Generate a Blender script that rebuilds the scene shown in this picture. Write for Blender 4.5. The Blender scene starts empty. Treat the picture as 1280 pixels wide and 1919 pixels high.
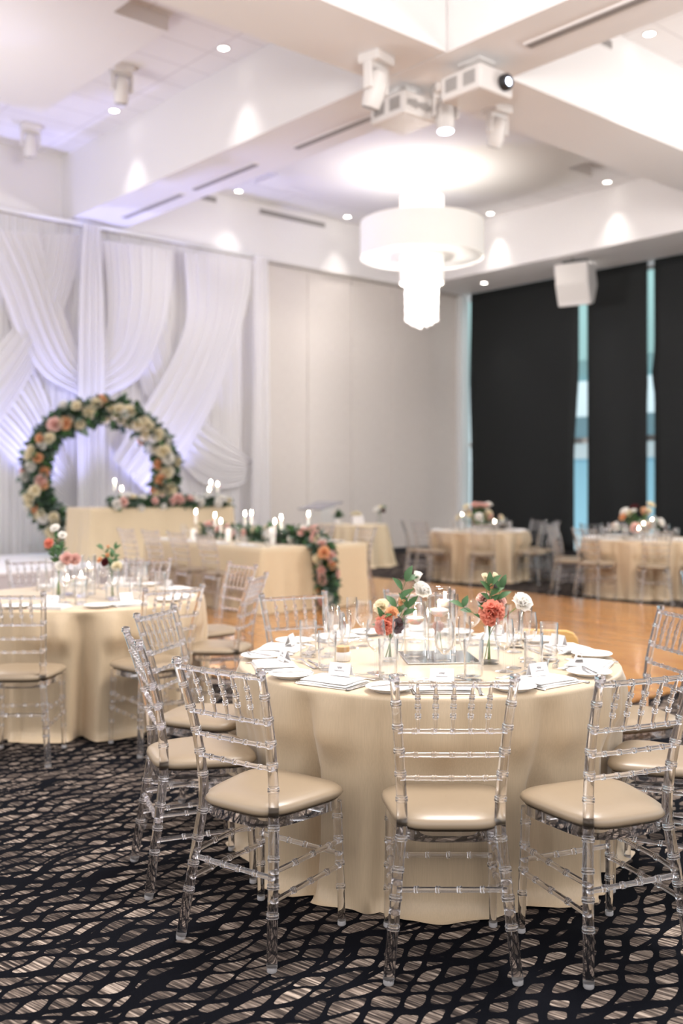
import bpy, math, random
from math import sin, cos, pi, sqrt, atan2, radians, exp, floor
from mathutils import Vector, Matrix
random.seed(7)
SC = bpy.context.scene
COL = SC.collection
# ------------------------------------------------------------------ camera, world, lights, exposure
F = 1880.0                      # focal length in pixels of the 1280 x 1919 frame
HZ = 910.0                      # horizon row
EYE = 1.49
cam_d = bpy.data.cameras.new('camera')
cam = bpy.data.objects.new('camera', cam_d); COL.objects.link(cam)
cam.location = (0, 0, EYE); cam.rotation_euler = (pi/2, 0, 0)
cam_d.sensor_fit = 'VERTICAL'; cam_d.sensor_height = 36.0; cam_d.sensor_width = 24.0
cam_d.lens = F/1919*36.0
cam_d.shift_y = -(959.5-HZ)/1919
cam_d.clip_start = 0.05
cam_d.dof.use_dof = True; cam_d.dof.focus_distance = 3.35; cam_d.dof.aperture_fstop = 1.7
SC.camera = cam
SC.view_settings.view_transform = 'Standard'
SC.view_settings.look = 'None'
SC.view_settings.exposure = 0.67
SC.view_settings.gamma = 1.0
SC.view_settings.use_curve_mapping = False
cy = SC.cycles
cy.use_denoising = True
cy.max_bounces = 24; cy.diffuse_bounces = 4; cy.glossy_bounces = 8; cy.transmission_bounces = 24
cy.transparent_max_bounces = 64
cy.caustics_reflective = False; cy.caustics_refractive = False
cy.sample_clamp_indirect = 6.0
cy.blur_glossy = 0.5

# room axes: U runs along the draped wall (right and away), V along the window wall (left and away)
TH = radians(48.8)
U = Vector((sin(TH), cos(TH), 0)); V = Vector((-cos(TH), sin(TH), 0))
def uv(u, v, z=0.0):
    p = U*u + V*v; p.z = z; return p
ROOM = Matrix.Rotation(atan2(U.y, U.x), 4, 'Z')      # object rotation whose local x is U, local y is V
RA = atan2(U.y, U.x)
ZC, ZB = 7.05, 5.95             # coffer ceiling, underside of the beams
WV, WU = 15.9, 17.8             # draped wall, window wall

w = bpy.data.worlds.new('world'); SC.world = w; w.use_nodes = True
wn = w.node_tree.nodes; wl = w.node_tree.links
bg = wn['Background']
tc = wn.new('ShaderNodeTexCoord'); dp = wn.new('ShaderNodeVectorMath'); dp.operation = 'DOT_PRODUCT'
wl.new(tc.outputs['Generated'], dp.inputs[0]); dp.inputs[1].default_value = (U.x, U.y, 0)
rp = wn.new('ShaderNodeValToRGB'); wl.new(dp.outputs['Value'], rp.inputs[0])
rp.color_ramp.elements[0].position = 0.55; rp.color_ramp.elements[0].color = (1.0, 0.965, 0.975, 1)
rp.color_ramp.elements[1].position = 0.85; rp.color_ramp.elements[1].color = (0.9, 1.0, 1.08, 1)
sx = wn.new('ShaderNodeSeparateXYZ'); wl.new(tc.outputs['Generated'], sx.inputs[0])
rz = wn.new('ShaderNodeMapRange'); wl.new(sx.outputs[2], rz.inputs[0]); rz.inputs[1].default_value = 0.0; rz.inputs[2].default_value = 0.45; rz.inputs[3].default_value = 0.55; rz.inputs[4].default_value = 1.55
mm = wn.new('ShaderNodeVectorMath'); mm.operation = 'SCALE'; wl.new(rp.outputs[0], mm.inputs[0]); wl.new(rz.outputs[0], mm.inputs['Scale'])
wl.new(mm.outputs[0], bg.inputs[0]); bg.inputs[1].default_value = 0.92

def area(name, loc, size, power, color, rot=(0,0,0), shape='DISK', spread=pi):
    l = bpy.data.lights.new(name, 'AREA'); l.shape = shape; l.size = size; l.energy = power; l.color = color
    l.spread = spread
    o = bpy.data.objects.new(name, l); COL.objects.link(o); o.location = loc; o.rotation_euler = rot; return o
def spot(name, loc, power, color, angle, blend=0.4, size=0.05, rot=(0,0,0)):
    l = bpy.data.lights.new(name, 'SPOT'); l.energy = power; l.color = color
    l.spot_size = radians(angle); l.spot_blend = blend; l.shadow_soft_size = size
    o = bpy.data.objects.new(name, l); COL.objects.link(o); o.location = loc; o.rotation_euler = rot; return o
WARM = (1.0, 0.955, 0.925)
BAYS = {'far': (12.33, 12.0), 'left': (3.82, 12.0), 'right': (12.33, 3.2), 'near': (3.82, 3.2)}
def point(name, loc, power, color, size):
    l = bpy.data.lights.new(name, 'POINT'); l.energy = power; l.color = color; l.shadow_soft_size = size
    o = bpy.data.objects.new(name, l); COL.objects.link(o); o.location = loc; return o
for nm, (bu, bv) in BAYS.items():
    if nm == 'far':
        area('chandelier_glow_up', uv(bu, bv, 5.97), 2.0, 24, WARM, (pi, 0, 0))
        area('chandelier_glow_down', uv(bu, bv, 4.93), 0.68, 90, WARM)
        point('chandelier_glow', uv(bu, bv, 4.6), 430, WARM, 0.27)
    else:
        point('chandelier_glow', uv(bu, bv, 4.6), {'left': 85, 'right': 400, 'near': 500}[nm], WARM, 0.6)
# ------------------------------------------------------------------ mesh helpers
def add(name, data, parent=None, loc=None, rotz=None, scale=None):
    o = bpy.data.objects.new(name, data); COL.objects.link(o)
    if parent is not None: o.parent = parent
    if loc is not None: o.location = loc
    if rotz is not None: o.rotation_euler = (0, 0, rotz)
    if scale is not None: o.scale = (scale,)*3 if isinstance(scale, (int, float)) else scale
    return o
def tag(o, label=None, cat=None, group=None, kind=None):
    if label: o['label'] = label
    if cat: o['category'] = cat
    if group: o['group'] = group
    if kind: o['kind'] = kind
    return o
def thing(name, label, cat, loc=(0,0,0), rotz=0.0, group=None):
    o = add(name, None, None, loc, rotz); o.empty_display_size = 0.1
    return tag(o, label, cat, group)
def dup(root, loc, rotz, label, group=None, scale=None):
    def cp(o, par):
        c = o.copy(); COL.objects.link(c)
        if par is not None: c.parent = par
        for ch in list(o.children): cp(ch, c)
        return c
    r = cp(root, None); r.location = loc; r.rotation_euler = (0, 0, rotz); r['label'] = label
    if scale: r.scale = (scale,)*3
    if group: r['group'] = group
    elif 'group' in r: del r['group']
    return r

class MB:
    def __init__(s): s.v = []; s.f = []; s.m = []; s.cur = 0
    def quadgrid(s, pts, nu, nv, closeu=False, closev=False):
        b = len(s.v); s.v += [tuple(p) for p in pts]
        for i in range(nu if closeu else nu-1):
            for j in range(nv if closev else nv-1):
                a = b+i*nv+j; c = b+i*nv+(j+1) % nv; d = b+((i+1) % nu)*nv+(j+1) % nv; e = b+((i+1) % nu)*nv+j
                s.f.append((a, e, d, c)); s.m.append(s.cur)
        return b
    def box(s, c, d, rz=0.0, M=None):
        b = len(s.v); cx, cy_, cz = c; hx, hy, hz = d[0]/2, d[1]/2, d[2]/2
        R = Matrix.Rotation(rz, 3, 'Z') if M is None else M
        for z in (-hz, hz):
            for x, y in ((-hx,-hy),(hx,-hy),(hx,hy),(-hx,hy)):
                p = R @ Vector((x, y, z)); s.v.append((p.x+cx, p.y+cy_, p.z+cz))
        for q in ((3,2,1,0),(4,5,6,7),(0,1,5,4),(1,2,6,5),(2,3,7,6),(3,0,4,7)):
            s.f.append(tuple(b+i for i in q)); s.m.append(s.cur)
    def prism(s, poly, z0, z1):
        b = len(s.v); n = len(poly)
        for z in (z0, z1): s.v += [(p[0], p[1], z) for p in poly]
        s.f.append(tuple(b+i for i in reversed(range(n)))); s.m.append(s.cur)
        s.f.append(tuple(b+n+i for i in range(n))); s.m.append(s.cur)
        for i in range(n):
            j = (i+1) % n; s.f.append((b+i, b+j, b+n+j, b+n+i)); s.m.append(s.cur)
    def lathe(s, prof, seg=24, c=(0,0,0), M=None):
        b = len(s.v); n = len(prof)
        for r, z in prof:
            for k in range(seg):
                a = 2*pi*k/seg; p = Vector((r*cos(a), r*sin(a), z))
                if M is not None: p = M @ p
                s.v.append((p.x+c[0], p.y+c[1], p.z+c[2]))
        for i in range(n-1):
            for k in range(seg):
                k2 = (k+1) % seg
                s.f.append((b+i*seg+k, b+i*seg+k2, b+(i+1)*seg+k2, b+(i+1)*seg+k)); s.m.append(s.cur)
        for i, rev in ((0, True), (n-1, False)):
            if prof[i][0] > 1e-6 and (prof[i][0] < 900):
                ring = [b+i*seg+k for k in range(seg)]
                if rev: ring.reverse()
                if s.cap: s.f.append(tuple(ring)); s.m.append(s.cur)
    cap = True
    def tube(s, pts, rad, seg=8, caps=True):
        pts = [Vector(p) for p in pts]; n = len(pts)
        if not hasattr(rad, '__len__'): rad = [rad]*n
        b = len(s.v); up = None
        for i in range(n):
            t = (pts[min(i+1, n-1)]-pts[max(i-1, 0)])
            if t.length < 1e-9: t = Vector((0,0,1))
            t.normalize()
            if up is None:
                up = Vector((1,0,0)) if abs(t.x) < 0.8 else Vector((0,1,0))
            x = (up - t*up.dot(t)).normalized(); up = x; y = t.cross(x)
            for k in range(seg):
                a = 2*pi*k/seg; p = pts[i]+(x*cos(a)+y*sin(a))*rad[i]; s.v.append(tuple(p))
        for i in range(n-1):
            for k in range(seg):
                k2 = (k+1) % seg
                s.f.append((b+i*seg+k, b+i*seg+k2, b+(i+1)*seg+k2, b+(i+1)*seg+k)); s.m.append(s.cur)
        if caps:
            s.f.append(tuple(b+k for k in reversed(range(seg)))); s.m.append(s.cur)
            s.f.append(tuple(b+(n-1)*seg+k for k in range(seg))); s.m.append(s.cur)
    def ball(s, c, r, seg=10, rings=6, sz=1.0):
        s.lathe([(max(1e-7, r*sin(pi*i/rings)), -r*sz*cos(pi*i/rings)) for i in range(rings+1)], seg, c)
    def data(s, name, mats, smooth=True, sharp=None):
        me = bpy.data.meshes.new(name); me.from_pydata(s.v, [], s.f)
        for m in (mats if isinstance(mats, (list, tuple)) else [mats]): me.materials.append(m)
        if any(s.m): me.polygons.foreach_set('material_index', s.m)
        me.update()
        me.polygons.foreach_set('use_smooth', [smooth]*len(s.f))
        if smooth and sharp: me.set_sharp_from_angle(angle=radians(sharp))
        return me
def bevelled(o, wdt, seg=2):
    m = o.modifiers.new('bevel', 'BEVEL'); m.width = wdt; m.segments = seg; m.limit_method = 'ANGLE'; return o
def crv(pts, n):
    """Catmull-Rom through pts, n samples."""
    P = [Vector(p) for p in pts]; P = [P[0]*2-P[1]]+P+[P[-1]*2-P[-2]]; out = []; m = len(P)-3
    for i in range(n):
        t = i/(n-1)*m; k = min(int(t), m-1); t -= k
        a, b, c, d = P[k:k+4]
        out.append(0.5*((2*b)+(c-a)*t+(2*a-5*b+4*c-d)*t*t+(3*b-a-3*c+d)*t**3))
    return out
# ------------------------------------------------------------------ materials
def mat(name, color, rough=0.5, metal=0.0, **kw):
    m = bpy.data.materials.new(name); m.use_nodes = True
    b = m.node_tree.nodes['Principled BSDF']
    b.inputs['Base Color'].default_value = (*color, 1); b.inputs['Roughness'].default_value = rough
    b.inputs['Metallic'].default_value = metal
    for k, v in kw.items():
        b.inputs[k.replace('_', ' ')].default_value = v
    return m
class NT:
    def __init__(s, m): s.t = m.node_tree; s.n = s.t.nodes; s.l = s.t.links; s.b = s.n.get('Principled BSDF')
    def new(s, t, **kw):
        x = s.n.new(t)
        for k, v in kw.items(): setattr(x, k, v)
        return x
    def put(s, sock, v):
        if isinstance(v, bpy.types.NodeSocket): s.l.new(v, sock)
        else: sock.default_value = v
    def m(s, op, a, b=0.0, c=0.0):
        x = s.new('ShaderNodeMath', operation=op)
        s.put(x.inputs[0], a); s.put(x.inputs[1], b); s.put(x.inputs[2], c); return x.outputs[0]
    def obj(s): return s.new('ShaderNodeTexCoord').outputs['Object']
    def mapv(s, v, rot=(0,0,0), scale=(1,1,1), loc=(0,0,0)):
        x = s.new('ShaderNodeMapping'); s.l.new(v, x.inputs[0])
        x.inputs['Rotation'].default_value = rot; x.inputs['Scale'].default_value = scale; x.inputs['Location'].default_value = loc
        return x.outputs[0]
    def noise(s, v, scale, detail=2.0, rough=0.5):
        x = s.new('ShaderNodeTexNoise'); s.l.new(v, x.inputs['Vector']); x.inputs['Scale'].default_value = scale
        x.inputs['Detail'].default_value = detail; x.inputs['Roughness'].default_value = rough; return x.outputs['Fac']
    def ramp(s, f, stops):
        x = s.new('ShaderNodeValToRGB'); s.l.new(f, x.inputs[0]); e = x.color_ramp.elements
        while len(e) < len(stops): e.new(0.5)
        for i, (p, c) in enumerate(stops): e[i].position = p; e[i].color = (*c, 1)
        return x.outputs[0]
    def mix(s, f, a, b):
        x = s.new('ShaderNodeMix', data_type='RGBA'); s.put(x.inputs[0], f)
        s.put(x.inputs[6], a if not isinstance(a, tuple) else (*a, 1)); s.put(x.inputs[7], b if not isinstance(b, tuple) else (*b, 1))
        return x.outputs[2]
    def bump(s, h, strength=0.2, dist=0.01):
        x = s.new('ShaderNodeBump'); s.l.new(h, x.inputs['Height']); x.inputs['Strength'].default_value = strength
        x.inputs['Distance'].default_value = dist; s.l.new(x.outputs[0], s.b.inputs['Normal'])
    def color(s, c): s.l.new(c, s.b.inputs['Base Color'])
    def sep(s, v):
        x = s.new('ShaderNodeSeparateXYZ'); s.l.new(v, x.inputs[0]); return x.outputs

M = {}
M['paint'] = mat('white_paint', (0.85, 0.83, 0.825), 0.75)
M['panelpaint'] = mat('ceiling_panel_paint', (0.84, 0.815, 0.79), 0.8)
# ceiling tiles
M['tile'] = mat('ceiling_tile', (0.84, 0.82, 0.815), 0.85); t = NT(M['tile'])
bx = t.new('ShaderNodeTexBrick'); bx.offset = 0.0
t.l.new(t.obj(), bx.inputs['Vector'])
for k, v in (('Scale', 1.0), ('Mortar Size', 0.012), ('Brick Width', 1.2), ('Row Height', 0.6)): bx.inputs[k].default_value = v
bx.inputs['Color1'].default_value = bx.inputs['Color2'].default_value = (0.84, 0.82, 0.815, 1); bx.inputs['Mortar'].default_value = (0.70, 0.67, 0.67, 1)
t.color(bx.outputs['Color'])
# beige acoustic wall fabric
M['wall'] = mat('beige_wall_fabric', (0.70, 0.65, 0.605), 0.85); t = NT(M['wall'])
n = t.noise(t.mapv(t.obj(), scale=(1, 1, 0.06)), 120, 2); t.color(t.ramp(n, [(0.3, (0.66, 0.605, 0.56)), (0.7, (0.74, 0.69, 0.645))])); t.bump(n, 0.15, 0.004)
M['seam'] = mat('wall_seam', (0.50, 0.46, 0.42), 0.8)
M['base'] = mat('dark_baseboard', (0.03, 0.03, 0.035), 0.6)
M['blind'] = mat('charcoal_blind_fabric', (0.0135, 0.0155, 0.016), 0.7, Specular_IOR_Level=0.25); t = NT(M['blind'])
t.bump(t.noise(t.obj(), 400, 2), 0.2, 0.001)
M['frame'] = mat('window_frame_white', (0.75, 0.76, 0.76), 0.4)
M['glassflat'] = mat('window_glass', (0.9, 1.0, 1.0), 0.0)
M['metal'] = mat('polished_steel', (0.82, 0.81, 0.79), 0.16, 1.0)
M['slot'] = mat('vent_slot_grey', (0.30, 0.28, 0.27), 0.6)
M['device'] = mat('white_device_plastic', (0.78, 0.75, 0.73), 0.45)
M['devgrey'] = mat('grey_device_grille', (0.40, 0.38, 0.37), 0.6)
M['black'] = mat('black_plastic', (0.02, 0.02, 0.022), 0.35)
M['china'] = mat('white_china', (0.80, 0.79, 0.775), 0.18)
M['napkin'] = mat('white_linen', (0.78, 0.76, 0.735), 0.85); t = NT(M['napkin']); t.bump(t.noise(t.obj(), 900, 2), 0.15, 0.0006)
M['card'] = mat('white_card', (0.72, 0.70, 0.70), 0.8)
M['ink'] = mat('grey_ink', (0.50, 0.48, 0.48), 0.8)
M['mirror'] = mat('mirror_tile', (0.9, 0.9, 0.9), 0.03, 1.0)
M['wax'] = mat('white_wax', (0.92, 0.90, 0.86), 0.5, Subsurface_Weight=0.2)
M['cork'] = mat('cork_lid', (0.55, 0.36, 0.19), 0.8)
M['stage'] = mat('white_stage_top', (0.82, 0.82, 0.85), 0.6)
M['birch'] = mat('honey_wood', (0.72, 0.42, 0.15), 0.35); t = NT(M['birch'])
n = t.noise(t.mapv(t.obj(), scale=(4, 4, 40)), 3, 3); t.color(t.ramp(n, [(0.3, (0.64, 0.35, 0.11)), (0.7, (0.76, 0.47, 0.18))]))
M['truss'] = mat('white_pipe', (0.85, 0.85, 0.87), 0.35)
M['crystal'] = mat('crystal', (1, 1, 1), 0.02)
def emis(name, col, s):
    m = mat(name, col, 0.6); b = m.node_tree.nodes['Principled BSDF']
    b.inputs['Emission Color'].default_value = (*col, 1); b.inputs['Emission Strength'].default_value = s; return m
M['lamp'] = emis('lit_lamp', (1.0, 0.96, 0.9), 9.0)
M['bluelamp'] = emis('lit_cool_lamp', (0.75, 0.82, 1.0), 7.0)
M['violetlamp'] = emis('lit_violet_lamp', (0.45, 0.48, 1.0), 6.0)
M['shade'] = emis('glowing_lamp_shade', (0.95, 0.92, 0.87), 0.16)
M['shade2'] = emis('glowing_inner_shade', (1.0, 0.96, 0.90), 0.35)
M['flame'] = emis('candle_flame', (1.0, 0.84, 0.62), 130.0)
M['bead'] = emis('lit_crystal', (0.95, 0.94, 0.92), 0.02)
# transparent things
def thin_glass(name, tint=(1, 1, 1), ior=1.45, gain=1.0, edge=1.0, power=4.0):
    m = bpy.data.materials.new(name); m.use_nodes = True; t = m.node_tree; t.nodes.clear()
    out = t.nodes.new('ShaderNodeOutputMaterial'); mx = t.nodes.new('ShaderNodeMixShader')
    tr = t.nodes.new('ShaderNodeBsdfTransparent'); tr.inputs[0].default_value = (*tint, 1)
    gl = t.nodes.new('ShaderNodeBsdfGlossy'); gl.inputs['Roughness'].default_value = 0.02; gl.inputs[0].default_value = (1, 1, 1, 1)
    lw = t.nodes.new('ShaderNodeLayerWeight'); lw.inputs[0].default_value = 0.5
    pw = t.nodes.new('ShaderNodeMath'); pw.operation = 'POWER'; pw.inputs[1].default_value = power
    mu = t.nodes.new('ShaderNodeMath'); mu.operation = 'MULTIPLY_ADD'; mu.use_clamp = True
    # dark rims put into the edge-on tint in place of refraction, so edges show
    em = t.nodes.new('ShaderNodeMix'); em.data_type = 'RGBA'; em.inputs[6].default_value = (*tint, 1); em.inputs[7].default_value = (*[x*edge for x in tint], 1)
    t.links.new(pw.outputs[0], em.inputs[0]); t.links.new(em.outputs[2], tr.inputs[0])
    f0 = ((ior-1)/(ior+1))**2; mu.inputs[1].default_value = (1-f0)*gain; mu.inputs[2].default_value = f0
    t.links.new(lw.outputs['Facing'], pw.inputs[0]); t.links.new(pw.outputs[0], mu.inputs[0]); t.links.new(mu.outputs[0], mx.inputs[0])
    t.links.new(tr.outputs[0], mx.inputs[1]); t.links.new(gl.outputs[0], mx.inputs[2]); t.links.new(mx.outputs[0], out.inputs[0])
    return m

M['glass'] = thin_glass('clear_glass', (1, 1, 1), 1.5, 1.25, 0.5, 2.4)
M['pane'] = thin_glass('window_pane', (0.93, 1.0, 1.0), 1.45, 0.8)
M['water'] = thin_glass('water', (0.99, 1.0, 1.0), 1.2, 1.0)
m = bpy.data.materials.new('clear_acrylic'); m.use_nodes = True; t = m.node_tree; t.nodes.clear()
out = t.nodes.new('ShaderNodeOutputMaterial'); mx = t.nodes.new('ShaderNodeMixShader'); mx.inputs[0].default_value = 0.10
gl = t.nodes.new('ShaderNodeBsdfGlass'); gl.inputs['IOR'].default_value = 1.47; gl.inputs['Roughness'].default_value = 0.0; gl.inputs[0].default_value = (0.985, 0.98, 0.985, 1)
tr = t.nodes.new('ShaderNodeBsdfTransparent'); tr.inputs[0].default_value = (0.95, 0.945, 0.95, 1)
t.links.new(gl.outputs[0], mx.inputs[1]); t.links.new(tr.outputs[0], mx.inputs[2]); t.links.new(mx.outputs[0], out.inputs[0])
M['acrylic'] = m
# satin cloth, seat vinyl
def cloth_mat(name, c, rough=0.42, sheen=0.3):
    m = mat(name, c, rough, Sheen_Weight=sheen, Sheen_Roughness=0.4); t = NT(m)
    n1 = t.noise(t.mapv(t.obj(), scale=(1, 1, 0.05)), 260, 2); n2 = t.noise(t.obj(), 700, 1)
    t.bump(t.m('ADD', n1, t.m('MULTIPLY', n2, 0.5)), 0.12, 0.002)
    d = tuple(x*0.93 for x in c); t.color(t.ramp(n1, [(0.35, d), (0.65, c)])); return m
M['satin'] = cloth_mat('champagne_satin', (0.59, 0.455, 0.30))
M['satin2'] = cloth_mat('champagne_linen', (0.62, 0.50, 0.33), 0.6)
M['vinyl'] = mat('champagne_vinyl', (0.305, 0.232, 0.155), 0.36, Coat_Weight=0.12, Coat_Roughness=0.3)
m = bpy.data.materials.new('sheer_white_drape'); m.use_nodes = True; t = NT(m)
t.b.inputs['Base Color'].default_value = (0.88, 0.865, 0.87, 1); t.b.inputs['Roughness'].default_value = 0.8
tl = t.new('ShaderNodeBsdfTranslucent'); tl.inputs[0].default_value = (0.88, 0.87, 0.88, 1); mx = t.new('ShaderNodeMixShader'); mx.inputs[0].default_value = 0.35
t.l.new(t.b.outputs[0], mx.inputs[1]); t.l.new(tl.outputs[0], mx.inputs[2]); t.l.new(mx.outputs[0], t.n['Material Output'].inputs[0])
M['drape'] = m
# dance floor: strips running along V, object space of the (rotated) floor slab
M['parquet'] = mat('oak_strips', (0.5, 0.26, 0.1), 0.16); t = NT(M['parquet'])
bx = t.new('ShaderNodeTexBrick'); bx.offset = 0.37; t.l.new(t.mapv(t.obj(), rot=(0, 0, pi/2)), bx.inputs['Vector'])
for k, v in (('Scale', 1.0), ('Mortar Size', 0.0012), ('Brick Width', 0.9), ('Row Height', 0.065), ('Bias', 0.0)): bx.inputs[k].default_value = v
bx.inputs['Color1'].default_value = (0.56, 0.27, 0.085, 1); bx.inputs['Color2'].default_value = (0.36, 0.145, 0.048, 1); bx.inputs['Mortar'].default_value = (0.22, 0.09, 0.035, 1)
n = t.noise(t.mapv(t.obj(), scale=(14, 0.8, 1)), 3, 4); t.color(t.mix(0.35, bx.outputs['Color'], t.ramp(n, [(0.3, (0.34, 0.15, 0.05)), (0.7, (0.66, 0.36, 0.14))])))
# carpet: a dark net over striped taupe patches
M['carpet'] = mat('net_pattern_carpet', (0.02, 0.02, 0.025), 0.95, Specular_IOR_Level=0.05); t = NT(M['carpet'])
P = t.obj()
def family(ang, per, wob, wsc, loc):
    q = t.mapv(P, rot=(0, 0, -ang), loc=loc); y = t.sep(q)[1]
    nz = t.noise(t.mapv(P, loc=loc), wsc, 1.0); nz2 = t.noise(t.mapv(P, loc=(loc[1], loc[0], 0)), wsc*3.1, 0.0)
    ph = t.m('ADD', t.m('DIVIDE', y, per), t.m('ADD', t.m('MULTIPLY', nz, wob), t.m('MULTIPLY', nz2, wob*0.5)))
    fr = t.m('ABSOLUTE', t.m('SUBTRACT', t.m('FRACT', ph), 0.5))          # 0.5 on the line
    return t.m('FLOOR', ph), fr
wid = t.noise(P, 2.2, 1.0)
i1, f1 = family(radians(10), 0.082, 1.7, 2.2, (0.0, 3.1, 0)); i2, f2 = family(radians(66), 0.082, 1.5, 1.8, (5.2, 1.0, 0)); i3, f3 = family(radians(40), 0.26, 2.2, 1.1, (9.2, 7.0, 0))
th = t.m('MULTIPLY_ADD', wid, 0.34, 0.185)
q1 = t.m('POWER', t.m('DIVIDE', f1, th), 4.0); q2 = t.m('POWER', t.m('DIVIDE', f2, t.m('ADD', th, 0.02)), 4.0)
fz0 = t.m('MULTIPLY_ADD', t.noise(P, 90, 2.0), 0.5, 0.75)
k1 = t.m('LESS_THAN', t.m('ADD', q1, q2), fz0); k3 = t.m('LESS_THAN', f3, 0.43)
mask = t.m('MULTIPLY', k1, k3)
wnz = t.new('ShaderNodeTexWhiteNoise', noise_dimensions='2D'); cmb = t.new('ShaderNodeCombineXYZ')
t.l.new(i1, cmb.inputs[0]); t.l.new(i2, cmb.inputs[1]); t.l.new(cmb.outputs[0], wnz.inputs['Vector'])
st = t.noise(t.mapv(t.mapv(P, rot=(0, 0, radians(37))), scale=(4.5, 105, 1)), 1.0, 3.0, 0.65)
val = t.m('ADD', t.m('MULTIPLY', wnz.outputs['Value'], 0.42), t.m('MULTIPLY_ADD', st, 3.2, -1.42))
pc = t.ramp(val, [(0.05, (0.020, 0.017, 0.017)), (0.30, (0.065, 0.052, 0.045)), (0.60, (0.17, 0.132, 0.108)), (0.95, (0.50, 0.41, 0.335))])
fz = t.noise(P, 380, 2.0)
t.color(t.mix(mask, (0.0035, 0.004, 0.0062), pc)); t.bump(fz, 0.6, 0.004)
# plants
def leafm(n, c): return mat(n, c, 0.5, Specular_IOR_Level=0.4)
M['leaf1'] = leafm('leaf_green', (0.055, 0.13, 0.045)); M['leaf2'] = leafm('leaf_dark', (0.045, 0.08, 0.052)); M['leaf3'] = leafm('leaf_eucalyptus', (0.13, 0.19, 0.15))
M['stem'] = leafm('stem_green', (0.16, 0.26, 0.07))
for k, c in {'white': (0.94, 0.92, 0.88), 'cream': (0.90, 0.83, 0.64), 'coral': (0.86, 0.37, 0.27), 'peach': (0.86, 0.52, 0.30), 'blush': (0.86, 0.60, 0.54), 'burgundy': (0.10, 0.015, 0.02)}.items():
    M[k] = mat('petal_'+k, c, 0.7); t = NT(M[k]); tl = t.new('ShaderNodeBsdfTranslucent'); tl.inputs[0].default_value = (*c, 1); mx = t.new('ShaderNodeMixShader'); mx.inputs[0].default_value = 0.4
    t.l.new(t.b.outputs[0], mx.inputs[1]); t.l.new(tl.outputs[0], mx.inputs[2]); t.l.new(mx.outputs[0], t.n['Material Output'].inputs[0])

# ------------------------------------------------------------------ the setting
def struct(name, mb, m, smooth=False, rz=None, label=None):
    o = add(name, mb.data(name, m, smooth)); o['kind'] = 'structure'
    if rz is not None: o.rotation_euler = (0, 0, rz)
    return o
b = MB(); b.box((9, 8, -0.05), (30, 30, 0.1)); fl = struct('floor', b, M['carpet'])
fl.location = (0, 0, 0)
# everything below is modelled in room coordinates (x = u, y = v) and turned by RA
b = MB(); b.box((8.6, 7.5, ZC+0.1), (19.2, 17.6, 0.2)); struct('ceiling', b, M['tile'], rz=RA)
b = MB(); b.box((8.12, 7.5, ZB+0.55), (1.0, 17.0, 1.1)); struct('trim_1', b, M['paint'], rz=RA)       # beam along V
b = MB(); b.box((3.4, 7.56, ZB+0.55), (8.4, 1.02, 1.1)); b.box((12.335, 7.56, ZB+0.55), (7.43, 1.02, 1.1)); struct('trim_2', b, M['paint'], rz=RA)  # beam along U
b = MB(); b.box((16.95, 7.5, ZB+0.55), (1.8, 17.0, 1.1)); struct('trim_3', b, M['paint'], rz=RA)      # soffit at the windows
b = MB(); b.box((8.1, 16.0, ZB+0.6), (19.6, 0.2, 1.2)); struct('trim_4', b, M['paint'], rz=RA)
a_, b_ = 1.73, 2.45
for i, (bu, bv) in enumerate([BAYS['left'], BAYS['far'], BAYS['right']]):
    p = [(b_,-a_),(b_,a_),(a_,a_),(a_,b_),(-a_,b_),(-a_,a_),(-b_,a_),(-b_,-a_),(-a_,-a_),(-a_,-b_),(a_,-b_),(a_,-a_)]
    mb = MB(); mb.prism([(bu+x, bv+y) for x, y in p], 6.86, ZC); struct('trim_%d' % (5+i), mb, M['panelpaint'], rz=RA)
# draped wall: movable wall panels with seams
b = MB(); b.box((8.0, 16.02, 2.97), (19.4, 0.16, 5.94)); wl_ = struct('wall_left', b, M['wall'], rz=RA)
u0 = 1.0; k = 0
while u0 < 16.5:
    b = MB(); b.box((u0+0.6, 15.925, 2.99), (1.188, 0.05, 5.78))
    o = add('wall_panel', b.data('wall_panel', M['wall'], False), wl_); bevelled(o, 0.012); u0 += 1.2
b = MB(); b.box((8.0, 15.9, 5.92), (19.4, 0.09, 0.045)); struct('trim_8', b, M['seam'], rz=RA)
b = MB(); b.box((9.3, 15.885, 0.06), (17.0, 0.03, 0.12)); struct('baseboard_left', b, M['base'], rz=RA)
b = MB(); b.box((17.62, 15.84, 2.97), (0.20, 0.16, 5.94)); struct('trim_9', b, M['frame'], rz=RA)
# window wall: mullions, sill, glass
b = MB()
for v0 in (16.05, 10.9, 8.1, 5.1, 2.1, -0.9): b.box((17.98, v0, 2.97), (0.16, 0.10, 5.94))
for z0 in (0.06, 2.45, 5.9): b.box((17.98, 7.4, z0), (0.14, 17.0, 0.12))
wr = struct('wall_right', b, M['frame'], rz=RA)
vs = [16.05, 10.9, 8.1, 5.1, 2.1, -0.9]
for i in range(5):
    b = MB(); b.box((17.98, (vs[i]+vs[i+1])/2, 3.0), (0.012, vs[i]-vs[i+1]-0.1, 5.8)); struct('window_%d' % (i+1), b, M['pane'], rz=RA)
b = MB(); b.box((17.72, 7.4, 0.05), (0.05, 17.0, 0.1)); struct('baseboard_right', b, M['base'], rz=RA)
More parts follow.
